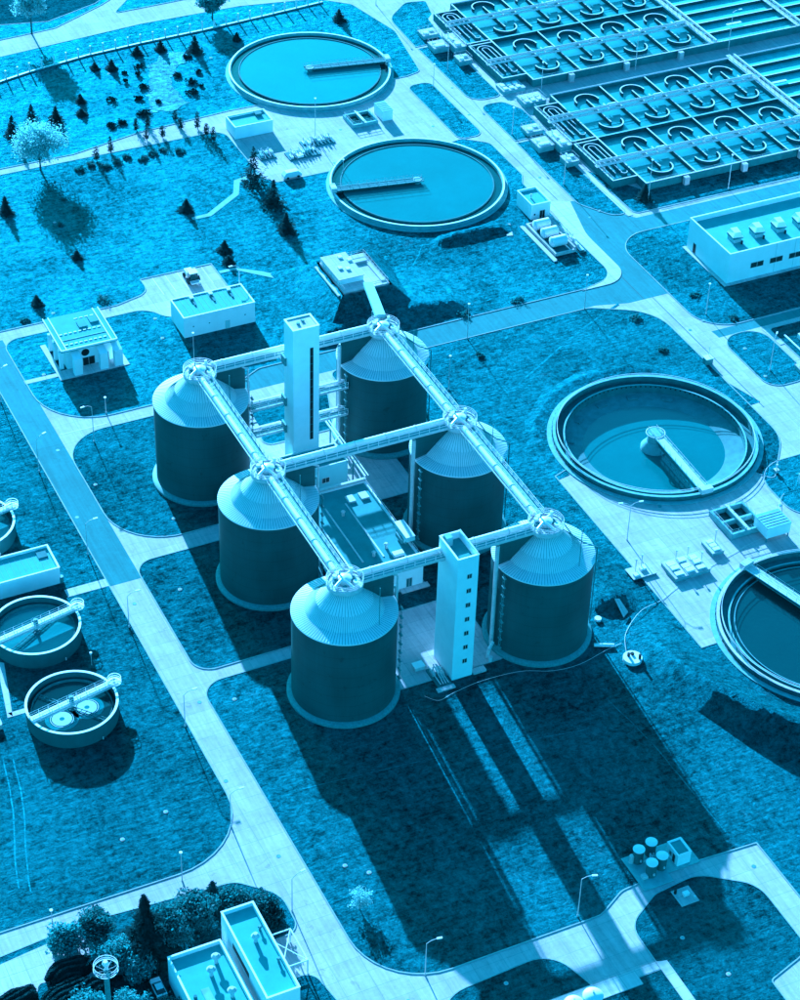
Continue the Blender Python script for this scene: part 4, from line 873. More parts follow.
    for k in range(1, n): MB().box(x1 + .26, y0 + k * dy - .25, .1, lane_x1, y0 + k * dy + .25, WT - .1).build('lane_wall', BAFF, t, top=CTOP)
    return t
Gx = [139.3 + 14.55 * k for k in range(4)]
b1 = basin('nearer treatment basin with curved walls, right of the cube house and its tanks', 131, 189.2, 105, 157.9,
      [dict(cap=151.4, cup=138.2), dict(cap=125.2, cup=111.9, mid=131.7)], Gx, (123.6, 109.5, 153.4), 262)
b2 = basin('farther treatment basin with curved walls, cut by the top picture edge', 131, 189.3, 167.5, 220,
      [dict(cap=214.6, cup=200.8), dict(cap=188.0, cup=174.9, mid=194.5)], Gx, (123.4, 171.6, 216), 262)
for bs, y0, y1, lab in ((b1, 105, 157.9, 'a'), (b2, 167.5, 220, 'b')):
    for xw in ((189.6, 219.5) if lab == 'b' else (189.6,)):
        wk = MB().box(xw - .2, y0, 2.3, xw + 1.2, y1 + (1.5 if lab == 'a' else .2), 2.45).box(xw + 2.0, y0, 2.0, xw + 2.4, y1, 2.5).build('cross_walkway', SLAB, bs)
        MB().rail([(xw - .2, y0, 2.45), (xw - .2, y1, 2.45)], 1.0, 2.4, .06).rail([(xw + 1.2, y0, 2.45), (xw + 1.2, y1, 2.45)], 1.0, 2.4, .06).tube((xw + 1.7, y0, 3), (xw + 1.7, y1, 3), .3, 8).build('railing', GALV, wk)
    MB().rail([(131, y0 - .1, 2.4), (262, y0 - .1, 2.4)], .9, 3, .05).build('front_railing', GALV, bs)
    MB().box(131, y1 + .1, 0, 262, y1 + .5, .5).build('rear_curb', SLAB, bs)
    for k in range(3):
        MB().box(142 + k * 18, y0 - 1.6, 0, 143.5 + k * 18, y0 - .46, 2.3).build('stair', SLAB, bs)
    for (x, y) in ((196, y0 + 34), (204, y0 + 8)): MB().box(x - 4, y, 2.2, x + 1, y + .8, 2.7).build('flow_gate', WHITE, bs)

# chambers and platforms beside the roads
def chamber(label, x0, y0, x1, y1, h=1.0, hatches=(), rail=True, name='valve_chamber', m=None, cat='concrete chamber', grp=None, posts=()):
    t = thing(name, label, cat, ((x0 + x1) / 2, (y0 + y1) / 2, 0), grp)
    MB().box(x0, y0, 0, x1, y1, h).build('base', m or CWALL, t); MB().box(x0 - .12, y0 - .12, h, x1 + .12, y1 + .12, h + .12).build('slab', SLAB, t)
    for (u_, v_, a_, b_, hh) in hatches:
        MB().box(x0 + u_, y0 + v_, h + .12, x0 + u_ + a_, y0 + v_ + b_, h + .12 + hh).build('hatch', WHITE, t)
    if rail: MB().rail([(x0, y0, h + .12), (x1, y0, h + .12), (x1, y1, h + .12), (x0, y1, h + .12), (x0, y0, h + .12)], 1.0, 1.8, .045, False).build('railing', GALV, t)
    for (u_, v_, hh) in posts: MB().tube((x0 + u_, y0 + v_, h), (x0 + u_, y0 + v_, h + hh), .1, 6).cyl(x0 + u_, y0 + v_, h + hh, h + hh + .25, .25, n=8).build('vent_pipe', GALV, t)
    return t
six = [(.5 + i * 2.0, .5 + j * 2.0, 1.2, 1.2, .35) for i in range(3) for j in range(2)]
chamber('pale chamber with six lids at the left corner of the farther basin', 115.2, 205.6, 120.2, 209.6, 1.2, [(.6, .6, 1.4, 1.2, .5), (2.8, 1.8, 1.2, 1.2, .4)])
chamber('pale stepped chamber beside the road, left of the farther basin', 114.2, 196.4, 119.0, 201.0, 1.6, [(.6, .6, 3.2, 1.2, .4), (.8, 2.6, 1.0, 1.0, .6)])
chamber('pipe deck against the farther basin between its inlet chambers', 119.6, 193.6, 123.0, 202.4, 2.2, [(.6, .8, 1.6, 1.6, .7), (.8, 4.5, 1.0, 2.4, .4)], posts=((1, 7, 1.2),))
chamber('small square chamber beside the lower inlet of the farther basin', 117.6, 186.6, 121.4, 190.6, 1.5, [(.5, .5, 1.0, 1.0, .6), (2.0, 2.0, 1.2, 1.0, .5)])
chamber('left one of two six lid chambers between the basins', 121.2, 166.6, 128.0, 171.4, 1.0, six, False)
chamber('right one of two six lid chambers between the basins', 123.0, 157.4, 129.8, 162.4, 1.3, six)
chamber('pale chamber with lids at the left corner of the nearer basin', 116.0, 142.6, 120.8, 146.6, 1.2, [(.6, .6, 1.4, 1.2, .5), (2.8, 1.8, 1.2, 1.2, .4)])
chamber('pale stepped chamber beside the road, left of the nearer basin', 114.6, 133.4, 119.2, 138.4, 1.7, [(.6, .6, 3.2, 1.2, .4), (.8, 2.6, 1.0, 1.0, .6)])
chamber('pipe deck against the nearer basin between its inlet chambers', 119.8, 130.8, 123.2, 139.6, 2.2, [(.6, .8, 1.6, 1.6, .7), (.8, 4.5, 1.0, 2.4, .4)], posts=((1, 7, 1.2),))
chamber('small square chamber beside the lower inlet of the nearer basin', 117.8, 123.6, 121.4, 127.6, 1.5, [(.5, .5, 1.0, 1.0, .6), (2.0, 2.0, 1.2, 1.0, .5)])
# open pit with container between the brimming ponds
def pit(label, x0, y0, nx, ny, cw, ch, h=1.0, cx=None):
    t = thing('open_pit', label, 'concrete pit', (x0 + nx * cw / 2, y0 + ny * ch / 2, 0))
    m = MB(); X1, Y1 = x0 + nx * cw, y0 + ny * ch
    for i in range(nx + 1): m.box(x0 + i * cw - .25, y0 - .25, 0, x0 + i * cw + .25, Y1 + .25, h)
    for j in range(ny + 1):
        for i in range(nx): m.box(x0 + i * cw + .252, y0 + j * ch - .25, 0, x0 + (i + 1) * cw - .252, y0 + j * ch + .25, h)
    m.build('wall', CWALL, t)
    for i in range(nx):
        for j in range(ny): MB().box(x0 + i * cw + .26, y0 + j * ch + .26, .01, x0 + (i + 1) * cw - .26, y0 + (j + 1) * ch - .26, .18).build('water', WATERK, t)
    MB().rail([(x0, y0, h), (X1, y0, h), (X1, Y1, h), (x0, Y1, h), (x0, y0, h)], 1.0, 1.6, .05).build('railing', GALV, t)
    MB().box(x0 + cw - .2, y0 - .4, h, x0 + cw + .5, Y1 + .4, h + .15).tube((x0 + cw * .9, y0, h + .5), (x0 + cw * .9, Y1, h + .5), .22, 8).build('gangway', GALV, t)
    return t
pit('open concrete pit with two dark bays between the two brimming ponds', 74.4, 165.4, 2, 1, 3.6, 6.0)
pit('open concrete pit with dark bays next to the half drained pond', 74.2, -27.6, 2, 2, 3.9, 4.2, 1.4)
def cabin(label, x0, y0, x1, y1, h, lift=.0):
    t = thing('container_cabin', label, 'container', ((x0 + x1) / 2, (y0 + y1) / 2, 0))
    MB().box(x0, y0, lift + .05, x1, y1, h + lift).build('container_body', RENDER, t); MB().box(x0 - .1, y0 - .1, h + lift, x1 + .1, y1 + .1, h + lift + .12).build('roof', CWALL, t)
    rb = MB()
    for k in range(1, 6): rb.box(x0 + .1, y0 + (y1 - y0) * k / 6 - .05, h + lift + .12, x1 - .1, y0 + (y1 - y0) * k / 6 + .05, h + lift + .2)
    rb.build('roof_rib', GALV, t)
    for x in (x0 + .1, x1 - .35):
        for y in (y0 + .1, y1 - .35): MB().box(x, y, 0, x + .25, y + .25, lift + .05).build('leg', GALVD, t)
cabin('pale container standing at the pit between the two brimming ponds', 83.4, 165.6, 86.4, 171.2, 2.9)
cabin('pale container on short legs beside the open pit near the apron ponds', 80.2, -31.6, 86.0, -26.6, 2.6, 1.0)
def clutter(label, x0, y0, x1, y1, n, seed, m=WHITE, grp=None):
    r = random.Random(seed); t = thing('equipment_rack', label, 'equipment', ((x0 + x1) / 2, (y0 + y1) / 2, 0), grp)
    MB().box(x0, y0, .02, x1, y1, .3).build('plinth', CDARK, t)
    for k in range(n):
        x = x0 + .4 + (x1 - x0 - .8) * (k + .5) / n; y = r.uniform(y0 + .8, y1 - .8)
        MB().box(x - .35, y - r.uniform(.4, 1), .3, x + .35, y + r.uniform(.4, 1), r.uniform(.6, 1.5)).build('cabinet', r.choice((m, GALV, CWALL)), t)
        MB().tube((x, y0 + .3, .6), (x + r.uniform(-.4, .4), y1 - .3, r.uniform(.8, 1.5)), .13, 6).tube((x, y, .3), (x, y, 2.0), .1, 6).build('pipe', GALV, t)
clutter('lower left rack of pale pipes on the pavement between the brimming ponds', 51.6, 155.4, 60.6, 159.6, 9, 1)
clutter('upper right rack of pale pipes, touching the pond side, between the brimming ponds', 57.6, 159.9, 66.8, 163.6, 8, 2)
clutter('small pipe rack beside the low white shed', 44.4, 158.4, 49.0, 162.6, 5, 3)
t = thing('parked_van', 'white van parked on the pavement left of the lower brimming pond', 'van', (48.8, 147.6, 0))
MB().add([(46.2, 146.6, .4), (51.2, 146.6, .4), (51.2, 148.5, .4), (46.2, 148.5, .4), (46.2, 146.6, 1.1), (51.2, 146.6, 1.1), (51.2, 148.5, 1.1), (46.2, 148.5, 1.1), (46.9, 146.75, 1.95), (50.2, 146.75, 1.95), (50.2, 148.35, 1.95), (46.9, 148.35, 1.95)],
  [(0, 3, 2, 1), (0, 1, 5, 4), (1, 2, 6, 5), (2, 3, 7, 6), (3, 0, 4, 7), (4, 5, 9, 8), (5, 6, 10, 9), (6, 7, 11, 10), (7, 4, 8, 11), (8, 9, 10, 11)]).build('body', WHITE, t)
for (x, y) in ((47.2, 146.6), (50.2, 146.6), (47.2, 148.5), (50.2, 148.5)): MB().tube((x, y - .12, .38), (x, y + .12, .38), .36, 14).build('wheel', RUBBER, t)
MB().box(50.35, 146.9, 1.25, 50.95, 148.2, 1.3).build('windscreen', GLASS, t)
# three horizontal tanks
t = thing('tank_bay', 'open concrete bay holding three horizontal tanks below the small cube house', 'tank bay', (97, 93, 0))
MB().box(93.6, 85.6, .02, 94.2, 101.4, .9).box(94.2, 85.6, .02, 99.6, 86.0, .9).box(99.2, 86, .02, 99.6, 101.4, 1.3).box(94.2, 101.0, .02, 99.2, 101.4, .9).build('wall', SLAB, t)
MB().box(94.2, 86, .02, 99.2, 101.0, .12).build('floor', CDARK, t); MB().box(92.0, 83.4, .02, 92.9, 101.6, .35).box(92.95, 84, .02, 93.3, 101.5, .2).build('kerb_beam', SLAB, t)
for k, (y, pos) in enumerate(((98.4, 'nearest the small cube house'), (94.2, 'in the middle of three'), (89.6, 'farthest from the small cube house'))):
    t = thing('storage_tank', 'pale horizontal storage tank ' + pos, 'tank', (96.6, y, 0), 'horizontal tanks in the concrete bay')
    m = MB(); pr = [(0, -.35), (.9, -.28), (1.35, 0), (1.35, 3.9), (.9, 4.2), (0, 4.25)]; V = []; F = []; n = 24
    for i in range(n):
        a = 2 * math.pi * i / n
        V += [(94.6 + z, y + r * math.cos(a), 1.75 + r * math.sin(a)) for r, z in pr]
    for i in range(n):
        j = (i + 1) % n
        for q in range(5): F.append((i * 6 + q, j * 6 + q, j * 6 + q + 1, i * 6 + q + 1))
    m.add(V, F).build('vessel', WHITE, t, 50); MB().box(95.2, y - .8, .1, 95.5, y + .8, .8).box(97.6, y - .8, .1, 97.9, y + .8, .8).build('saddle', CDARK, t)
clutter('row of small pipes and pumps beside the three horizontal tanks', 99.9, 84.6, 101.9, 102.4, 9, 4)
for (y, lab) in ((87, 'lower'), (91, 'middle'), (96.5, 'upper')): pass
# digester yard extras
t = thing('cable_cabinet', 'flat grey box on the paving left of the slim windowed tower', 'cabinet', (-3.6, -37.2, 0)); MB().box(-4.6, -38, .02, -2.6, -36.4, .9).build('cabinet_body', GALV, t); MB().box(-4.7, -38.1, .9, -2.5, -36.3, 1.0).build('lid', WHITE, t)
clutter('jumble of pipes and valves at the foot of the slim windowed tower', -2.6, -44.0, .4, -38.4, 4, 6, GALV)
t = thing('walkway_slab', 'raised concrete strip along the foot of the slim windowed tower', 'plinth', (1, -41, 0)); MB().box(-3.2, -45.2, .02, .6, -44.2, .4).box(5.4, -43.4, .02, 8.2, -42, .5).build('plinth', SLAB, t)
t = thing('hose', 'long pale hose snaking over dark grass in front of the right front tank', 'hose', (14, -46, 0))
def snake(pts, r, sag=0):
    out = []
    for i in range(len(pts) - 1):
        p0 = Vector(pts[max(0, i - 1)]); p1 = Vector(pts[i]); p2 = Vector(pts[i + 1]); p3 = Vector(pts[min(len(pts) - 1, i + 2)])
        for k in range(6):
            u_ = k / 6; out.append(.5 * ((2 * p1) + (-p0 + p2) * u_ + (2 * p0 - 5 * p1 + 4 * p2 - p3) * u_ * u_ + (-p0 + 3 * p1 - 3 * p2 + p3) * u_ ** 3))
    out.append(Vector(pts[-1])); return out
MB().path(snake([(-6, -45.0, .2), (-4, -47.2, .2), (-.3, -46.4, .2), (6, -45.6, .2), (14.1, -46.2, .2), (20, -48.6, .2), (25.8, -49.1, .2), (32.5, -47.6, .2), (36.4, -47.0, .2)], .1), .04, 5).build('hose_tube', GALV, t)
t = thing('hose', 'long pale hose from the round manhole across the apron to the dark pond', 'hose', (50, -38, 0))
MB().path(snake([(35.6, -50.5, .2), (38.5, -45.0, .3), (44.5, -40.5, .5), (50.2, -38.9, .15), (56, -36.4, .12), (66, -33.4, .12), (76, -30.9, .15), (82, -30.0, .2)], .1), .04, 5).build('hose_tube', GALV, t)
t = thing('hose', 'pale hose looping from the pale container to the grass island', 'hose', (88, -22, 0)); MB().path(snake([(86, -27.4, .4), (88, -24.5, .6), (90.5, -21, .4), (93, -19, .2)], .1), .04, 5).build('hose_tube', GALV, t)
t = thing('manhole_shaft', 'round white manhole slab with valves on the grass right of the front tank', 'manhole', (36, -52, 0))
MB().cyl(36, -52, 0, .8, 1.9, n=28).build('shaft_ring', WHITE, t, 40); MB().cyl(35.4, -51.4, .8, 1.5, .3, n=10).cyl(37.0, -53, .8, 1.9, .28, n=10).box(36, -51.6, .8, 36.6, -51, 1.2).build('valve', BLACK, t)
t = thing('broken_slab', 'tilted pale slab lying by the dark hollow right of the front tank', 'slab', (41, -38.8, 0)); MB().add([(40.4, -40.8, .5), (42.2, -39.6, .4), (41.6, -36.8, 1.7), (40.6, -36.6, 1.9), (40.3, -40.7, .8), (42.1, -39.5, .7), (41.6, -36.8, 2.0), (40.6, -36.6, 2.2)], [(0, 3, 2, 1), (4, 5, 6, 7), (0, 1, 5, 4), (1, 2, 6, 5), (2, 3, 7, 6), (3, 0, 4, 7)]).build('slab_piece', SLAB, t)
t = thing('pipe_stub', 'white pipe stub in the grass beside the right front tank', 'pipe', (35.6, -39, 0)); MB().cyl(35.6, -38.9, 0, .6, .7, n=16).tube((31, -45.5, .4), (34.6, -47.2, .4), .35, 8).build('pipe', WHITE, t)
chamber('flat metal platform at the left edge of the concrete apron', 48.4, -31.2, 53.8, -27.8, .35, [(.4, .3, 1.4, 1.0, .5), (2.6, 1.6, 1.4, 1.0, .5)], False, m=GALVD, posts=((1.6, 2.2, 3.0), (3.2, 2.6, 3.4)))
chamber('large low chamber with nine lids on the concrete apron', 56.0, -35.1, 64.4, -29.3, .9, [(.5 + i * 2.6, .6 + j * 1.7, 1.9, 1.1, .25 + .2 * ((i + j) % 2)) for i in range(3) for j in range(3)], False, posts=((3.2, 5.4, 2.4), (6.0, 5.4, 2.4), (7.9, 3.0, 2.2)))
chamber('small low chamber with three lids on the concrete apron', 67.4, -31.0, 70.2, -26.6, .8, [(.6, .4 + 1.3 * k, 1.5, .9, .3) for k in range(3)], False, posts=((2.5, 3.2, 3.0),))
chamber('small white marker block and post at the lower left of the half drained pond ring', 95.2, -12.2, 96.0, -11.4, .8, (), False, posts=((.4, .4, 1.2),))
# right edge basin
t = thing('settling_tank', 'rectangular walled tank with white rim at the right picture edge', 'basin', (135, 22, 0))
MB().box(129.4, 14, 0, 130.1, 31.0, 1.3).box(130.1, 30.3, 0, 160, 31.0, 1.3).box(126.9, 11, 0, 127.3, 33, .35).build('wall', WHITE, t); MB().box(130.1, 14, 0, 160, 30.3, .25).build('water', WATERK, t)
MB().ring(134, 27.5, .9, 1.2, .3, 1.4, 24).ring(134, 22, .9, 1.2, .3, 1.4, 24).build('mixer_ring', WHITE, t)
MB().box(130.4, 25, 1.2, 160, 25.5, 1.4).build('walkway', GALV, t)
chamber('pale pump platform with pipes at the right picture edge below the grass island', 121.6, 14.4, 126.6, 20.4, 1.1, [(.5, .5, 1.2, 1.2, .8), (2.6, 2.8, 1.2, 1.2, .9), (.6, 4, 1.4, 1, .5)], True)
chamber('second pale platform with pipes at the right picture edge', 116.8, 4.0, 121.2, 10.0, .9, [(.5, .5, 1.2, 1.2, .5), (2.6, 2.8, 1.2, 1.2, .5)], True)
t = thing('fuel_bin', 'small dark bin with white lid on the road edge above the half drained pond', 'bin', (103.8, 30.6, 0)); MB().box(103.2, 29.6, 0, 105.0, 31.2, 1.5).build('bin_body', GALVD, t); MB().box(103.1, 29.5, 1.5, 105.1, 31.3, 1.7).tube((104.6, 31, 0), (104.6, 31, 4.2), .07, 6).build('lid', WHITE, t)
cabin('pale cabinet at the right edge of the grass island near the apron ponds', 98.0, -21.0, 102.0, -16.5, 2.2)
# hut with four small tanks
t = thing('equipment_pad', 'grey concrete pad carrying four small dark tanks and a hut in the shadow', 'pad', (13, -101, 0)); MB().prism([(7.6, -96.9), (20.2, -96.9), (20.2, -103.2), (13.6, -103.2), (13.6, -105.2), (7.6, -105.2)], .02, .22).build('pad', CWALL, t)
nm = ['left rear', 'right rear', 'left front', 'right front']
for k, (x, y, h) in enumerate(((10.0, -98.6, 3.2), (12.9, -98.0, 3.2), (10.5, -102.3, 3.2), (13.0, -101.6, 3.2))):
    lab = 'small dark upright tank with pale round lid, %s of four near the small hut' % nm[k]
    if k == 0:
        t4 = thing('filter_vessel', lab, 'tank', (x, y, .22), 'small upright tanks on the pad'); MB().cyl(x, y, .22, h, .95, n=24).build('vessel', TANKD, t4, 40)
        MB().cyl(x, y, h, h + .16, 1.1, n=24).cyl(x, y, h + .16, h + .3, .9, .4, n=24).build('lid', WHITE, t4, 30); MB().cyl(x, y - 1.05, 1.0, 1.4, .2, n=8).build('valve', GALV, t4)
    else: dup(t4, (x, y, .22), lab)
t = thing('pipe_manifold', 'pale bent pipes between the four small tanks', 'pipes', (11.6, -100.3, .22)); MB().path([(10.6, -99.8, 1.0), (12.2, -100.2, 2.2), (13.0, -99.4, 1.0)], .14, 8).path([(11, -101, 1), (11.8, -99.6, 2.4), (12.4, -100.8, .8)], .14, 8).cyl(8.8, -98.4, .22, 1.9, .45, n=14).box(8.6, -103, .22, 9.6, -102, .8).build('pipe', GALV, t)
t = shed('control_hut', 'small white box hut with dark roof beside four small tanks', 15.7, -102.6, 18.4, -98.9, 2.9, RENDER, TARD, .12)
opening(t, None, 'door', -101.8, -101.0, .3, 2.2, x=15.7, face='w', mat_=BLACK); opening(t, None, 'vent_grille', -100.6, -100.0, 1.0, 1.9, x=15.7, face='w', mat_=CDARK)
t = thing('marker_pad', 'small concrete pad with bollard and white box reaching into the oval lawn', 'pad', (13.5, -109, 0)); MB().box(11.7, -111, .02, 15.3, -107.2, .2).build('pad', CONC, t)
MB().box(13.2, -109.3, .2, 14.3, -108.5, .8).build('hatch', WHITE, t); MB().cyl(12.2, -107.9, .2, 1.1, .25, n=10).build('bollard', BLACK, t); MB().cyl(14.8, -110.2, .2, .7, .25, n=10).build('bollard', GALV, t)
for k, (x, y, lab) in enumerate(((-12.9, -123.0, 'right one of two white domes at the bottom picture edge'), (-16.6, -123.2, 'left one of two white domes at the bottom picture edge'))):
    t = thing('domed_tank', lab, 'tank', (x, y, 0), 'white domed tanks'); MB().cyl(x, y, 0, 2.2, 1.6, n=28).build('vessel', CWALL, t, 40)
    MB().revolve(x, y, [(1.75, 2.2), (1.5, 2.5), (.9, 2.85), (.3, 2.98), (0.01, 3.0)], 28).build('dome', WHITE, t, 60); MB().cyl(x, y, 2.95, 3.3, .18, n=8).build('knob', GALV, t)
# truck
t = thing('tractor', 'white and dark tractor parked on the bay behind the white flat building', 'tractor', (6.6, 110.5, 0))
MB().box(5.6, 111.2, .9, 7.4, 113.8, 1.9).box(5.9, 112.6, 1.9, 7.1, 113.5, 2.1).build('hood', WHITE, t); MB().box(5.5, 109.2, .9, 7.5, 111.1, 2.9).build('cab', GLASS, t); MB().box(5.4, 109.1, 2.9, 7.6, 111.3, 3.05).build('cab_roof', WHITE, t)
for (x, y, r) in ((5.2, 109.8, .85), (7.8, 109.8, .85), (5.4, 113.2, .55), (7.6, 113.2, .55)): MB().tube((x - .25, y, r), (x + .25, y, r), r, 18).build('wheel', RUBBER, t)
MB().box(5.3, 107.6, .9, 7.7, 108.9, 1.2).tube((6.5, 109, 1), (6.5, 107.4, .9), .1, 6).build('trailer_hitch', GALV, t)
t = thing('parked_car', 'small pale car between bushes and the lower annex at the bottom edge', 'car', (-77.4, -91.0, 0))
c0 = MB(); c0.add([(-78.3, -93.0, .35), (-76.5, -93.0, .35), (-76.5, -88.9, .35), (-78.3, -88.9, .35), (-78.3, -93.0, .95), (-76.5, -93.0, .95), (-76.5, -88.9, .85), (-78.3, -88.9, .85)], [(0, 3, 2, 1), (4, 5, 6, 7), (0, 1, 5, 4), (1, 2, 6, 5), (2, 3, 7, 6), (3, 0, 4, 7)]).build('body', WHITE, t)
MB().add([(-78.2, -92.6, .95), (-76.6, -92.6, .95), (-76.6, -89.9, .9), (-78.2, -89.9, .9), (-78.0, -92.0, 1.45), (-76.8, -92.0, 1.45), (-76.8, -90.7, 1.45), (-78.0, -90.7, 1.45)], [(4, 5, 6, 7), (0, 1, 5, 4), (1, 2, 6, 5), (2, 3, 7, 6), (3, 0, 4, 7)]).build('windows', GLASS, t)
MB().box(-78.0, -92.0, 1.452, -76.8, -90.7, 1.5).build('roof', WHITE, t)
for (x, y) in ((-78.3, -92.2), (-76.5, -92.2), (-78.3, -89.8), (-76.5, -89.8)): MB().tube((x - .1, y, .33), (x + .1, y, .33), .33, 12).build('wheel', RUBBER, t)
# ring-topped mast
t = thing('floodlight_mast', 'thick mast with round basket and white lamp among bushes at the bottom left', 'mast', (-87.5, -96, 0))
MB().cyl(-87.5, -96.2, 0, 16, .5, .42, n=16).build('mast_pole', GALVD, t, 40); MB().ring(-87.5, -96.2, 1.9, 2.05, 16.0, 16.12, 36).ring(-87.5, -96.2, 1.9, 2.0, 17.0, 17.1, 36).ring(-87.5, -96.2, 1.9, 1.98, 16.5, 16.56, 36).build('basket', GALV, t)
bk = MB()
for i in range(8):
    a = i * math.pi / 4; bk.tube((-87.5 + 1.95 * math.cos(a), -96.2 + 1.95 * math.sin(a), 16), (-87.5 + 1.95 * math.cos(a), -96.2 + 1.95 * math.sin(a), 17.05), .05, 4).tube((-87.5, -96.2, 15.6), (-87.5 + 1.95 * math.cos(a), -96.2 + 1.95 * math.sin(a), 16.05), .06, 4)
bk.build('strut', GALV, t); MB().cyl(-87.5, -96.2, 16, 17.4, .22, n=10).cyl(-87.5, -96.2, 17.3, 17.9, .55, .35, n=16).build('lamp_head', WHITE, t, 40)

# ------------------------------------------------------------------ street lamps
dr = MB()
for (x, y) in ((-47.6, -71.5), (-49.2, -50.5), (-46.0, -29), (-47.5, 3), (-49, 34), (-45.2, 58), (-40.5, -110), (107.6, 44), (108.8, 122), (107, 160), (109.8, 176), (66, -12), (90, -22), (30, 105.6 - 30), (71, 166), (95, 158), (62, 150), (111, 99), (8, -104.6), (28.4, -108)): dr.cyl(x, y, .004, .03, .42, n=14)
struct('drain_covers', dr, GALVD)
def lamp(label, x, y, h, arm, kind='arm'):
    t = thing('street_lamp', label, 'lamp', (x, y, 0), 'lamp posts')
    MB().tube((x, y, 0), (x, y, h), .11, 8, .06).tube((x, y, 0), (x, y, .5), .16, 8).build('pole', GALV, t)
    if kind == 'arm':
        for d in (arm if isinstance(arm, list) else [arm]):
            a = R(d); e = (x + 1.9 * math.cos(a), y + 1.9 * math.sin(a), h + .75)
            MB().path([(x, y, h), (x + .9 * math.cos(a), y + .9 * math.sin(a), h + .6), e], .06, 6).build('arm', GALV, t)
            MB().obox(e[0] + .3 * math.cos(a), e[1] + .3 * math.sin(a), h + .68, h + .86, .95, .34, a).build('lamp_head', WHITE, t)
    else: MB().cyl(x, y, h, h + .3, .2, .3, n=10).build('lamp_head', WHITE, t)
    return t
lamp('street lamp at the left edge of the road, level with the flat house', -51, 21.3, 8.2, 0)
lamp('street lamp at the left edge of the road, level with the raking arm tank', -50.9, -3.4, 8.2, 0)
lamp('street lamp at the left edge of the road, level with the nearest digester', -50.9, -34.2, 8.2, 0)
lamp('street lamp at the lower left bend of the road', -52.6, -61.5, 8.2, 0)
lamp('straight post lamp on the lawn edge above the bottom bushes', -65.2, -70.0, 7, 0, 'ball')
lamp('street lamp beside the steel canopy at the bottom', -50.4, -84.2, 8.2, 10)
lamp('street lamp at the curved corner of the dark lawn, bottom middle', -35.6, -106.2, 8, 350)
lamp('tall street lamp at the bottom road edge left of the four small tanks', -5.9, -105.4, 9.5, 340)
lamp('street lamp in front of the buttressed building, arm to the left', -37.0, 57.6, 9.6, 190)
lamp('street lamp beside the asphalt at the left, above the road crossing', -51.4, 52.1, 8.6, 20)
lamp('street lamp at the left picture edge beside the asphalt road', -51.2, 80.2, 8.2, 20)
lamp('short lamp right of the buttressed building shadow', -31.0, 66.8, 4.2, 0, 'ball')
lamp('lamp at the rear right corner of the white flat building by the parking bay', 14.6, 99.8, 8.2, 180)
lamp('lamp post rising behind the top of the left rear digester', -5.8, 77.5, 8.2, 0, 'ball')
lamp('tall lamp post on the edge of the straight middle road, behind the right tanks', 56.9, 61.6, 9.6, 0, 'ball')
lamp('lamp post at the far end of the middle road near its junction', 88.8, 62.0, 9.4, 0, 'ball')
lamp('lamp post on the grass right of the middle digester', 43.6, 44.6, 9.2, 0, 'ball')
lamp('lamp post on the grass in front of the large white building', 114.6, 48.2, 8.6, 0, 'ball')
lamp('twin armed lamp on the concrete apron below the half drained pond', 53.8, -19.1, 9.2, [160, 350])
lamp('lamp post on the left verge, nearest the farther basin', 113.4, 186.1, 9, 0, 'ball')
lamp('lamp post on the narrow strip island between road and pond', 105.0, 178.2, 7, 0, 'ball')
lamp('lamp post on the grass between road and nearer basin, above', 112.8, 145.4, 8, 0, 'ball')
lamp('lamp post on the grass between road and nearer basin, below', 112.8, 116.2, 9, 0, 'ball')
lamp('lamp post at the left end of the paved lane between the basins', 132.8, 165.8, 8, 0, 'ball')
lamp('lamp post midway along the paved lane between the basins', 163.3, 165.8, 12, 0, 'ball')
lamp('arched lamp post at the right end of the paved lane between the basins', 194.6, 165.8, 12, 350)
lamp('lamp post on the grass strip in front of the nearer basin', 151.7, 97.4, 10, 0, 'ball')
lamp('lamp post standing by the dark conifer at the nearer basin corner', 129.0, 100.2, 12, 0, 'ball')
lamp('street lamp with curved arm on the small grass island at right', 115.9, 22, 8.4, 45)
lamp('lamp post at the back of the upper brimming pond, top middle', 112.2, 232, 10, 0, 'ball')
lamp('post lamp on the pavement between the two brimming ponds', 62.5, 163.8, 12, 0, 'ball')
lamp('short post lamp beside the lower brimming pond pavement', 61.8, 143.9, 4, 0, 'ball')
lamp('ball lamp on the lawn above the bottom bushes', -88.8, -69.9, 3, 0, 'ball')

# ------------------------------------------------------------------ fence
fl_ = [(-60, 212), (-4.1, 227.7), (3.7, 229.8), (21.7, 233.2), (38.9, 234.7), (58, 235.6), (79.8, 237.6), (98, 239.5)]
t = thing('boundary_fence', 'long boundary fence of posts on a low pale wall along the top', 'fence', (0, 229, 0))
pl_ = MB(); wm = MB()
for a_, b_ in zip(fl_, fl_[1:]):
    A, B = Vector(a_), Vector(b_); an = math.atan2(B.y - A.y, B.x - A.x); c = (A + B) / 2; pl_.obox(c.x, c.y, 0, .42, (B - A).length + .1, .5, an)
    for h in (1.3, 2.1): wm.tube((A.x, A.y, h), (B.x, B.y, h), .025, 4)
pl_.build('base_wall', CWALL, t, top=WHITE); wm.build('rail', GALVD, t)
d_ = 0.0; acc = []
for a_, b_ in zip(fl_, fl_[1:]):
    A, B = Vector(a_), Vector(b_); L_ = (B - A).length
    while d_ < L_: acc.append(A.lerp(B, d_ / L_)); d_ += 3.9
    d_ -= L_
for p in acc: MB().box(p.x - .2, p.y - .2, 0, p.x + .2, p.y + .2, 3.0).build('post', WHITE, t)

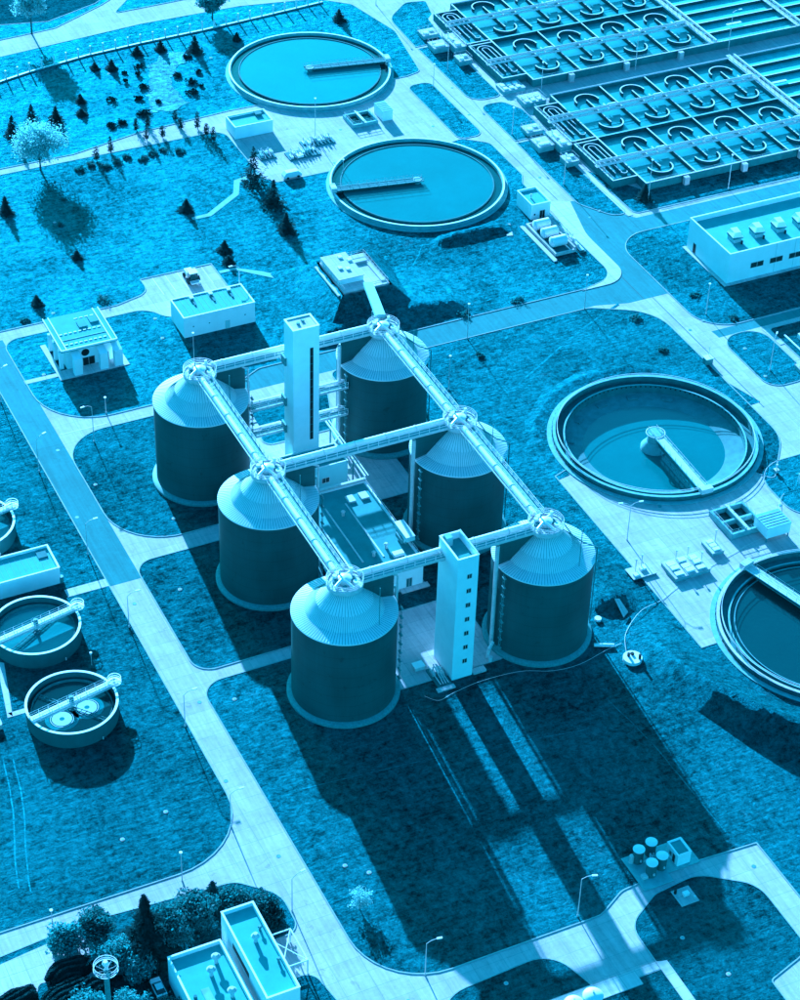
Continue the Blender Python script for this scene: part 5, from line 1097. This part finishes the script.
# ------------------------------------------------------------------ vegetation
def leafy(name, label, cx, cy, h, rad, cz=None, n=5000, m=LEAF, ls=.42, trunk=.28, flat=.75, seed=1, cat='tree', blobs=26, cut=.3):
    r = random.Random(seed); t = thing(name, label, cat, (cx, cy, 0)); cz = cz or h - rad * flat
    tr = MB().tube((cx, cy, 0), (cx + .1, cy, cz - rad * .45), trunk, 8, trunk * .7); cen = []
    for k in range(blobs):
        while True:
            v = Vector((r.uniform(-1, 1), r.uniform(-1, 1), r.uniform(-1, 1)))
            if v.length <= 1: break
        v = v * (.55 + .3 * r.random()) if v.length > 0 else v
        cen.append((Vector((cx + v.x * rad, cy + v.y * rad, cz + v.z * rad * flat)), rad * r.uniform(.2, .4)))
    for c, q in cen[:14]: tr.tube((cx + .1, cy, max(.2, cz - rad * .7)), c, trunk * .38, 5, trunk * .1)
    tr.build('trunk', BARK, t)
    V = []; F = []
    for i in range(n):
        c, q = r.choice(cen); v = Vector((r.gauss(0, 1), r.gauss(0, 1), r.gauss(0, 1))).normalized() * q * (r.random() ** .45) * r.choice((1, 1, 1.15, 1.3))
        p = c + Vector((v.x, v.y, v.z * .8)); s_ = ls * r.uniform(.5, 1.2)
        if p.z < .1: p.z = .1 + r.random() * .3
        a = Vector((r.gauss(0, 1), r.gauss(0, 1), r.gauss(0, 1))).normalized(); b = a.cross(Vector((r.gauss(0, 1), r.gauss(0, 1), r.gauss(0, 1)))).normalized()
        o = len(V); V += [p - a * s_, p + b * s_ * .6, p + a * s_, p - b * s_ * .6]; F.append((o, o + 1, o + 2, o + 3))
    MB().add(V, F).build('crown', m, t); return t
def conifer(name, label, cx, cy, h, rad, n=900, seed=1, m=CONI, shape=1.0, base=.06, cat='tree', ls=.5, col=False):
    r = random.Random(seed); t = thing(name, label, cat, (cx, cy, 0))
    MB().tube((cx, cy, 0), (cx, cy, h * .93), .05 + h * .014, 6, .03).build('trunk', BARK, t)
    V = []; F = []
    for i in range(n):
        u_ = r.random() ** (1.5 if not col else 1.0); z = h * (base + (1 - base) * u_)
        lim = rad * ((1 - u_) ** shape) if not col else rad * (math.sin(math.pi * min(1, u_ * .92 + .1)) ** .5)
        a = r.uniform(0, 2 * math.pi)
        lim *= (.75 + .35 * math.sin(u_ * 23 + r.random() * .6)) * (1 + .28 * math.sin(3 * a + seed) + .22 * math.sin(5 * a + seed * 2 + u_ * 9)); q = lim * (r.random() ** .4); d = Vector((math.cos(a), math.sin(a), 0))
        p = Vector((cx, cy, z)) + d * q; L_ = ls * r.uniform(.5, 1.2) * (.5 + .6 * (1 - u_)); s1 = Vector((-d.y, d.x, 0)) * L_ * .5
        L_ *= r.choice((.7, 1, 1, 1.5)); o = len(V); tip = p + d * L_ + Vector((0, 0, -L_ * (r.uniform(-.1, .5) if not col else -.7)))
        V += [p - s1 + Vector((0, 0, .12 * L_)), p + s1, tip]; F.append((o, o + 1, o + 2))
    MB().add(V, F).build('crown', m, t); return t
leafy('broadleaf_tree', 'large pale round leafy tree on the upper left lawn, left picture edge', -10.5, 176.3, 13.6, 8.0, n=12000, m=LEAF, seed=2, blobs=90, ls=.30, flat=.66)
leafy('broadleaf_tree', 'tall pale leafy tree at the top road, top left', 11.8, 252.6, 15, 6.0, n=7000, m=LEAF, seed=3, blobs=40)
leafy('broadleaf_tree', 'mid toned leafy tree behind the fence, top middle left', 63.5, 241.5, 9, 4.6, n=4000, m=LEAFB, seed=4, blobs=34)
leafy('young_tree', 'young pale spreading tree at the lower corner of the dark lawn', -39.6, -88.5, 4.6, 2.6, n=900, m=LEAF, seed=5, trunk=.1, ls=.22, blobs=18)
G2 = 'conifers on the upper lawns'
def cons(lst, **k):
    for i, (x, y, h, r_, lab) in enumerate(lst): conifer('conifer', lab, x, y, h, r_, seed=20 + i + int(x), **k)
cons([(-11.7, 196.2, 6.4, 2.2, 'bushy conifer on the upper left, leftmost of a pair near the pale round tree'), (-5.2, 199.4, 6.8, 2.3, 'bushy conifer above the pale round tree, second from the left edge'),
      (1.6, 199.8, 4.6, 1.7, 'bushy conifer above the right side of the pale round tree'), (-.6, 197.2, 2.6, 1.0, 'small conifer close above the pale round tree'),
      (11.2, 207.6, 2.6, 1.0, 'small conifer under the fence shadow, upper left lawn'), (9.1, 200.6, 1.9, 1.2, 'small low conifer between fence and upper path'),
      (25.6, 222.6, 3.2, 1.2, 'small conifer just below the fence, left of the pale mound'), (35.4, 228.6, 3.0, 1.1, 'small conifer touching the fence above the pale mound'),
      (42.4, 228.4, 3.4, 1.2, 'small conifer touching the fence, right of its neighbour above the mound'), (51.2, 223.8, 5.2, 2.0, 'dark bushy conifer between the upper round pond and the leafy tree'),
      (65, 226.0, 2.6, .8, 'thin conifer above the left rim of the upper round pond'), (21.2, 224.6, 2.2, .9, 'tiny conifer below the fence, top left'),
      (17.2, 142.2, 3.4, 1.5, 'lone small conifer on the middle of the upper lawn'), (18.7, 119.8, 3.4, 1.4, 'small conifer above the parking bay, right of the parked tractor'),
      (37.9, 147.2, 11.5, 3.6, 'tallest dark conifer left of the pavement between the ponds'), (38.7, 135.8, 7.6, 2.7, 'dark conifer on the slope below the tallest one'),
      (36.6, 122.8, 5.6, 2.1, 'lowest of three dark conifers in a line below the pavement'), (97.6, 226.4, 3.8, 1.8, 'round dark conifer right of the upper round pond, near the top'),
      (-15.8, 131.4, 2.2, 1.0, 'tiny conifer in the middle of the left upper lawn'), (-31.4, 115.0, 2.8, 1.0, 'tiny conifer above the buttressed building'),
      (-25.4, 158.6, 5.0, 1.6, 'dark conifer at the left picture edge below the pale tree'), (128.6, 101.4, 4.6, 1.8, 'dark conifer at the front left corner of the nearer basin'),
      (-62.2, -77.0, 5.6, 2.2, 'small pointed conifer above the narrow flat roofed building'), (17.6, 114.6, 2.2, 1.1, 'low conifer tuft beside the parking bay path')], n=850, ls=.72)
conifer('conifer', 'tall nearly black conifer between the bushes at the bottom left', -76.6, -83.6, 15.5, 4.2, n=5200, seed=90, m=CONI2, ls=.75)
cyp = [(19.8, 186.4, 3.8, 'first cypress from the left of the clump on the path'), (23.4, 187.2, 3.8, 'second cypress from the left in the clump, upper row'), (20.6, 180.6, 4.6, 'cypress in the clump, lower row, touching the first'), (25.0, 180.2, 3.6, 'rightmost cypress of the clump on the path'),
       (31.5, 187.6, 3.2, 'cypress right of the clump, beyond the path'), (31.2, 182.8, 3.4, 'cypress right of the clump, before the path'), (35.4, 181.2, 5.4, 'tallest lone cypress at the end of the path'), (36.2, 176.6, 3.8, 'cypress below the tallest lone one, left of the pavement'), (36.8, 173.0, 4.4, 'last cypress of the row, above the slab path'),
       (4.6, 175.2, 4.2, 'leftmost cypress of the row, beside the pale round tree'), (9.4, 177.6, 5.0, 'second cypress from the pale round tree, with a long shadow')]
for i, (x, y, h, lab) in enumerate(cyp): conifer('cypress', lab, x, y, h, .85, n=420, seed=60 + i, ls=.4, col=True, m=CONI)
def bush(label, x, y, r_, h, m, n=1400, seed=1, name='bush', ls=.34, blobs=22): return leafy(name, label, x, y, h, r_, cz=h * .5, n=n, m=m, ls=ls, trunk=.12, flat=max(.25, h * .5 / r_), seed=seed, cat='bush', blobs=blobs)
for i, (x, y, r_, h, lab) in enumerate([(30, 209, 1.7, 1.0, 'low bush left of the pale mound, upper'), (26.6, 203, 1.6, .9, 'low bush left of the pale mound, middle'), (24.6, 194.6, 2.6, 1.0, 'widest low bush left of the pale mound, lower'),
      (41.2, 212, 1.8, .9, 'low dark bush on the pale mound, topmost'), (43.6, 207, 2.0, 1.0, 'low dark bush on the pale mound, middle'), (41.6, 201.0, 2.2, 1.0, 'low dark bush on the pale mound, bottom'), (14.5, 191.4, 2.2, .8, 'low bush above the path, left of the cypress clump'), (17.6, 192, 1.6, .8, 'small low bush above the path, next to the clump'),
      (-16, 106.8 + 4, 2.6, .9, 'low dark bush cluster above the white flat building path'), (60.6, 70.8, 2.0, .8, 'low dark bush on the verge of the middle road, left'), (75.6, 71.6, 2.4, .8, 'low dark bush on the verge of the middle road, right'), (56.4, 54.2, 1.6, .9, 'small dark bush on the grass below the middle road'),
      (98.2, 53.6, 2.4, .8, 'low dark bush near the road curve below the junction'), (97.2, 38.8, 2.0, 1.0, 'round dark bush on the grass above the half drained pond'), (116.6, 56.6, 2.0, .8, 'low dark bush in front of the large white building, left'), (119.8, 44.0, 2.0, .7, 'low dark bush in front of the large white building, lower'), (-14.6, 148, 1.2, .8, 'tiny dark bush on the upper left lawn'), (-36, 109.6, 1.4, .7, 'tiny dark bush above the buttressed building path')]):
    bush(lab, x, y, r_, h * (1 if y > 180 else .5), CONI if y > 180 else LEAFM, 420 if y > 180 else 260, 100 + i, ls=.26, blobs=14)
hd = []
for i in range(9):
    x = -1.0 + i * 3.4; bush('%s low dense shrub along the upper path, counting from the pale round tree' % ['first', 'second', 'third', 'fourth', 'fifth', 'sixth', 'seventh', 'eighth', 'ninth'][i], x, 172.6 + math.sin(i * 2.1) * 1.4, 1.7, .8, LEAFM, 420, 140 + i, 'shrub', .24, 14)
for i, (x, y, r_, h, m, lab) in enumerate([(-88.6, -76.4, 3.6, 5.4, LEAFB, 'speckled leafy bush left of the dark conifer, upper left of the bottom planting'), (-83.0, -75.6, 3.3, 6.0, LEAFM, 'dark leafy bush touching the nearly black conifer on its left'),
      (-82.4, -82.6, 3.8, 4.6, LEAFB, 'pale leafy bush right of the ring topped mast'), (-71.4, -81.4, 4.4, 6.6, LEAFM, 'big leafy bush right of the nearly black conifer'), (-66.0, -79.6, 3.8, 6.2, LEAFM, 'leafy bush between big bush and small pointed conifer'),
      (-59.0, -79.4, 3.0, 3.2, LEAFM, 'low leafy bush behind the narrow flat roofed building'), (-54.6, -81.4, 2.6, 2.6, LEAFM, 'low leafy bush at the tip of the planting near the street lamp'), (-55.6, -85.8, 2.4, 4.2, CONI, 'dark upright bush at the right side of the narrow flat roofed building'),
      (-90.2, -92.6, 4.6, 4.6, LEAFB, 'pale bush left of the mast foot at the bottom edge'), (-84.0, -95.4, 4.0, 5.0, LEAFB, 'pale bush right of the mast foot at the bottom edge'), (-79.4, -86.6, 2.8, 3.6, LEAFB, 'pale bush between the mast and the parked car'), (-98, -93.0, 3.6, 2.4, LEAFB, 'pale low bush in the bottom left corner'), (-77.9, -97.5, 2.8, 3.6, LEAFM, 'dark bush below the parked car')]):
    bush(lab, x, y, r_ * 1.2, h * 1.1, m, 6500 if r_ > 3.5 else 4200, 170 + i, 'leafy_bush', .30, 50)
for i, (x, y) in enumerate([(28, 219), (31.5, 216.5), (33, 221.5), (26.5, 214), (31, 199.5), (19, 205.4), (45.2, 203.5), (47.6, 211.6), (47.5, 221.4)]):
    o = bush('tiny dark shrub ' + ['upper left of the pale worn patch', 'left of the pale worn patch, near its top', 'touching the upper left rim of the pale worn patch', 'left of the pale worn patch at mid height', 'inside the lower end of the pale worn patch', 'well left of the pale worn patch, near two low bushes', 'right of the pale worn patch, lowest of its group', 'right of the pale worn patch at mid height', 'right of the pale worn patch, near its top'][i], x, y, .9 + .4 * (i % 3), .8 + .3 * (i % 2), CONI, 200, 300 + i, 'tiny_shrub', .3, 8); o['group'] = 'tiny shrubs on the upper meadow'
# dark ribbed juniper mounds
def juniper(label, cx, cy, rx, ry, h, ang, seed):
    r = random.Random(seed); t = thing('juniper_mound', label, 'juniper', (cx, cy, 0)); V = []; F = []; a = R(ang)
    MB().tube((cx, cy, 0), (cx, cy, h * .5), .2, 6).build('trunk', BARK, t)
    for i in range(9000):
        u_, v_ = r.uniform(0, 2 * math.pi), r.random() ** .5; wob = 1 + .10 * math.sin(3 * u_ + seed) + .06 * math.sin(7 * u_)
        x, y = v_ * wob * rx * math.cos(u_), v_ * wob * ry * math.sin(u_)
        z = h * math.sqrt(max(0, 1 - v_ ** 2.6)) * (.9 + .1 * math.sin(y * 5.5 + math.sin(x * .9) * 1.5)) + r.uniform(-.12, .08)
        p = Vector((cx + x * math.cos(a) - y * math.sin(a), cy + x * math.sin(a) + y * math.cos(a), max(.05, z)))
        d = Vector((math.cos(a) + r.uniform(-.3, .3), math.sin(a) + r.uniform(-.3, .3), r.uniform(-.2, .35))); s_ = r.uniform(.25, .6); q = d.cross(Vector((r.uniform(-.4, .4), r.uniform(-.4, .4), 1))).normalized() * .16
        o = len(V); V += [p - d * s_ * .5 - q, p - d * s_ * .5 + q, p + d * s_ * .5 + q * .6, p + d * s_ * .5 - q * .6]; F.append((o, o + 1, o + 2, o + 3))
    MB().add(V, F).build('foliage', CONI2, t)
juniper('dark ribbed juniper mound in pale gravel, left of the speckled bush', -89.4, -81.6, 4.3, 2.4, 2.6, 5, 1)
juniper('dark ribbed juniper mound cut by the left picture edge', -100.2, -84.4, 4.2, 2.6, 2.4, 25, 2)
juniper('largest dark ribbed juniper mound at the bottom left edge', -91.4, -87.4, 6.6, 3.6, 3.0, 15, 3)
gv = MB(); sheet(gv, rounded([(-112, -77.6, 0), (-99, -75.0, 0), (-86, -73.4, 2), (-83.5, -80, 2), (-86.5, -84.5, 1), (-95, -81.5, 1), (-98, -88, 1), (-112, -96, 0)]), .11, .03); struct('gravel', gv, SLAB)
# pale rough mound on the upper lawn
rp = random.Random(8); pp = [(35.6, 219.9), (40.4, 224.7), (45.1, 226.4), (48.6, 224.4), (46.7, 219.8), (41.9, 215.1), (39.0, 210.1), (37.5, 203.2), (38.5, 196.1), (33, 193.4), (26.6, 195.1), (27.7, 200.3), (30.2, 206.3), (33.4, 213)]
pq = []
for a_, b_ in zip(pp, pp[1:] + pp[:1]):
    for k in range(5): pq.append((a_[0] + (b_[0] - a_[0]) * k / 5 + rp.uniform(-.8, .8), a_[1] + (b_[1] - a_[1]) * k / 5 + rp.uniform(-.7, .7)))
struct('pale_earth', sheet(MB(), pq, .13, .03), grass_mat('pale_earth', .10, .42, .9, 0, .5, off=5, spec=.12))
wt = MB()
for x0_, y0_, x1_, y1_ in ((-84.7, -28.8, -91.2, -60.2), (-83.0, -29.5, -89.6, -61.8)):
    q = []
    for k in range(13): u_ = k / 12; q.append((x0_ + (x1_ - x0_) * u_ + .5 * math.sin(u_ * 5) + rp.uniform(-.08, .08), y0_ + (y1_ - y0_) * u_))
    sheet(wt, [(x - .13, y) for x, y in q] + [(x + .13, y) for x, y in q[::-1]], .075)
for x0_, y0_, x1_, y1_, w_ in ((58, 40, 98, 60.5, .6), (24, 41, 62, 38.5, .5), (25.5, -60, 29, -99, .25), (-38, -58, 20, -66, .25), (52, 88, 44, 120, .5), (56, 92, 66, 104, .4)):
    q = []
    for k in range(17): u_ = k / 16; q.append((x0_ + (x1_ - x0_) * u_ + .8 * math.sin(u_ * 4 + x0_) + rp.uniform(-.1, .1), y0_ + (y1_ - y0_) * u_ + .8 * math.sin(u_ * 3)))
    if abs(x1_ - x0_) > abs(y1_ - y0_): sheet(wt, [(x, y - w_ / 2) for x, y in q] + [(x, y + w_ / 2) for x, y in q[::-1]], .078)
    else: sheet(wt, [(x - w_ / 2, y) for x, y in q] + [(x + w_ / 2, y) for x, y in q[::-1]], .078)
struct('worn_track', wt, GRASS2)
# small white litter, covers and stones on the lawns
sp = [(-62, -53.4, 'left lawn below the foam swirl tank'), (-71.4, -56.6, 'left lawn near its lower edge'), (-37.6, 3.4, 'lawn left of the middle left digester'), (-39.6, -31.0, 'lawn left of the nearest digester'), (-41.8, 43, 'lawn left of the rear left digester'), (-39, 86.6, 'lawn left of the buttressed building'), (54.6, 87.6, 'slope right of the pump house mound'),
      (-29, 107.9 + 2.2, 'lawn above the buttressed building'), (-7.6, 98.4, 'lawn corner left of the white flat building'), (-8.9, 90, 'lawn just left of the white flat building'), (-34.6, -81.6, 'lower lawn beside the paved road'), (-37.8, -78.4, 'lower lawn beside the paved road, upper'), (24, 220.5, 'upper meadow below the fence'), (54, 218.6, 'upper meadow left of the round pond'),
      (113.6, 20.4, 'small grass island at right, lower'), (115.4, 32.0, 'small grass island at right, upper'), (114.8, 100.8, 'grass left of the nearer basin'), (-30.6, 25.4, 'lawn between the two left tanks'), (112.6, 46.2, 'grass tip in front of the large white building'), (8.2, -117, 'oval lawn at the bottom'), (11.2, -127, 'oval lawn near the bottom edge'), (-24, -113.4, 'small lawn at the bottom middle'), (-15.5, 130.6 + 19, 'upper left lawn')]
for k, (x, y, lab) in enumerate(sp):
    t = thing('manhole_cover', 'small pale concrete cover on the ' + lab, 'manhole', (x, y, .06), 'small covers in the grass')
    MB().cyl(x, y, .0, .13, .42, n=14).build('cover_ring', SLAB, t, 30); MB().cyl(x + .05, y, .13, .17, .26, n=12).build('lid', CWALL, t)
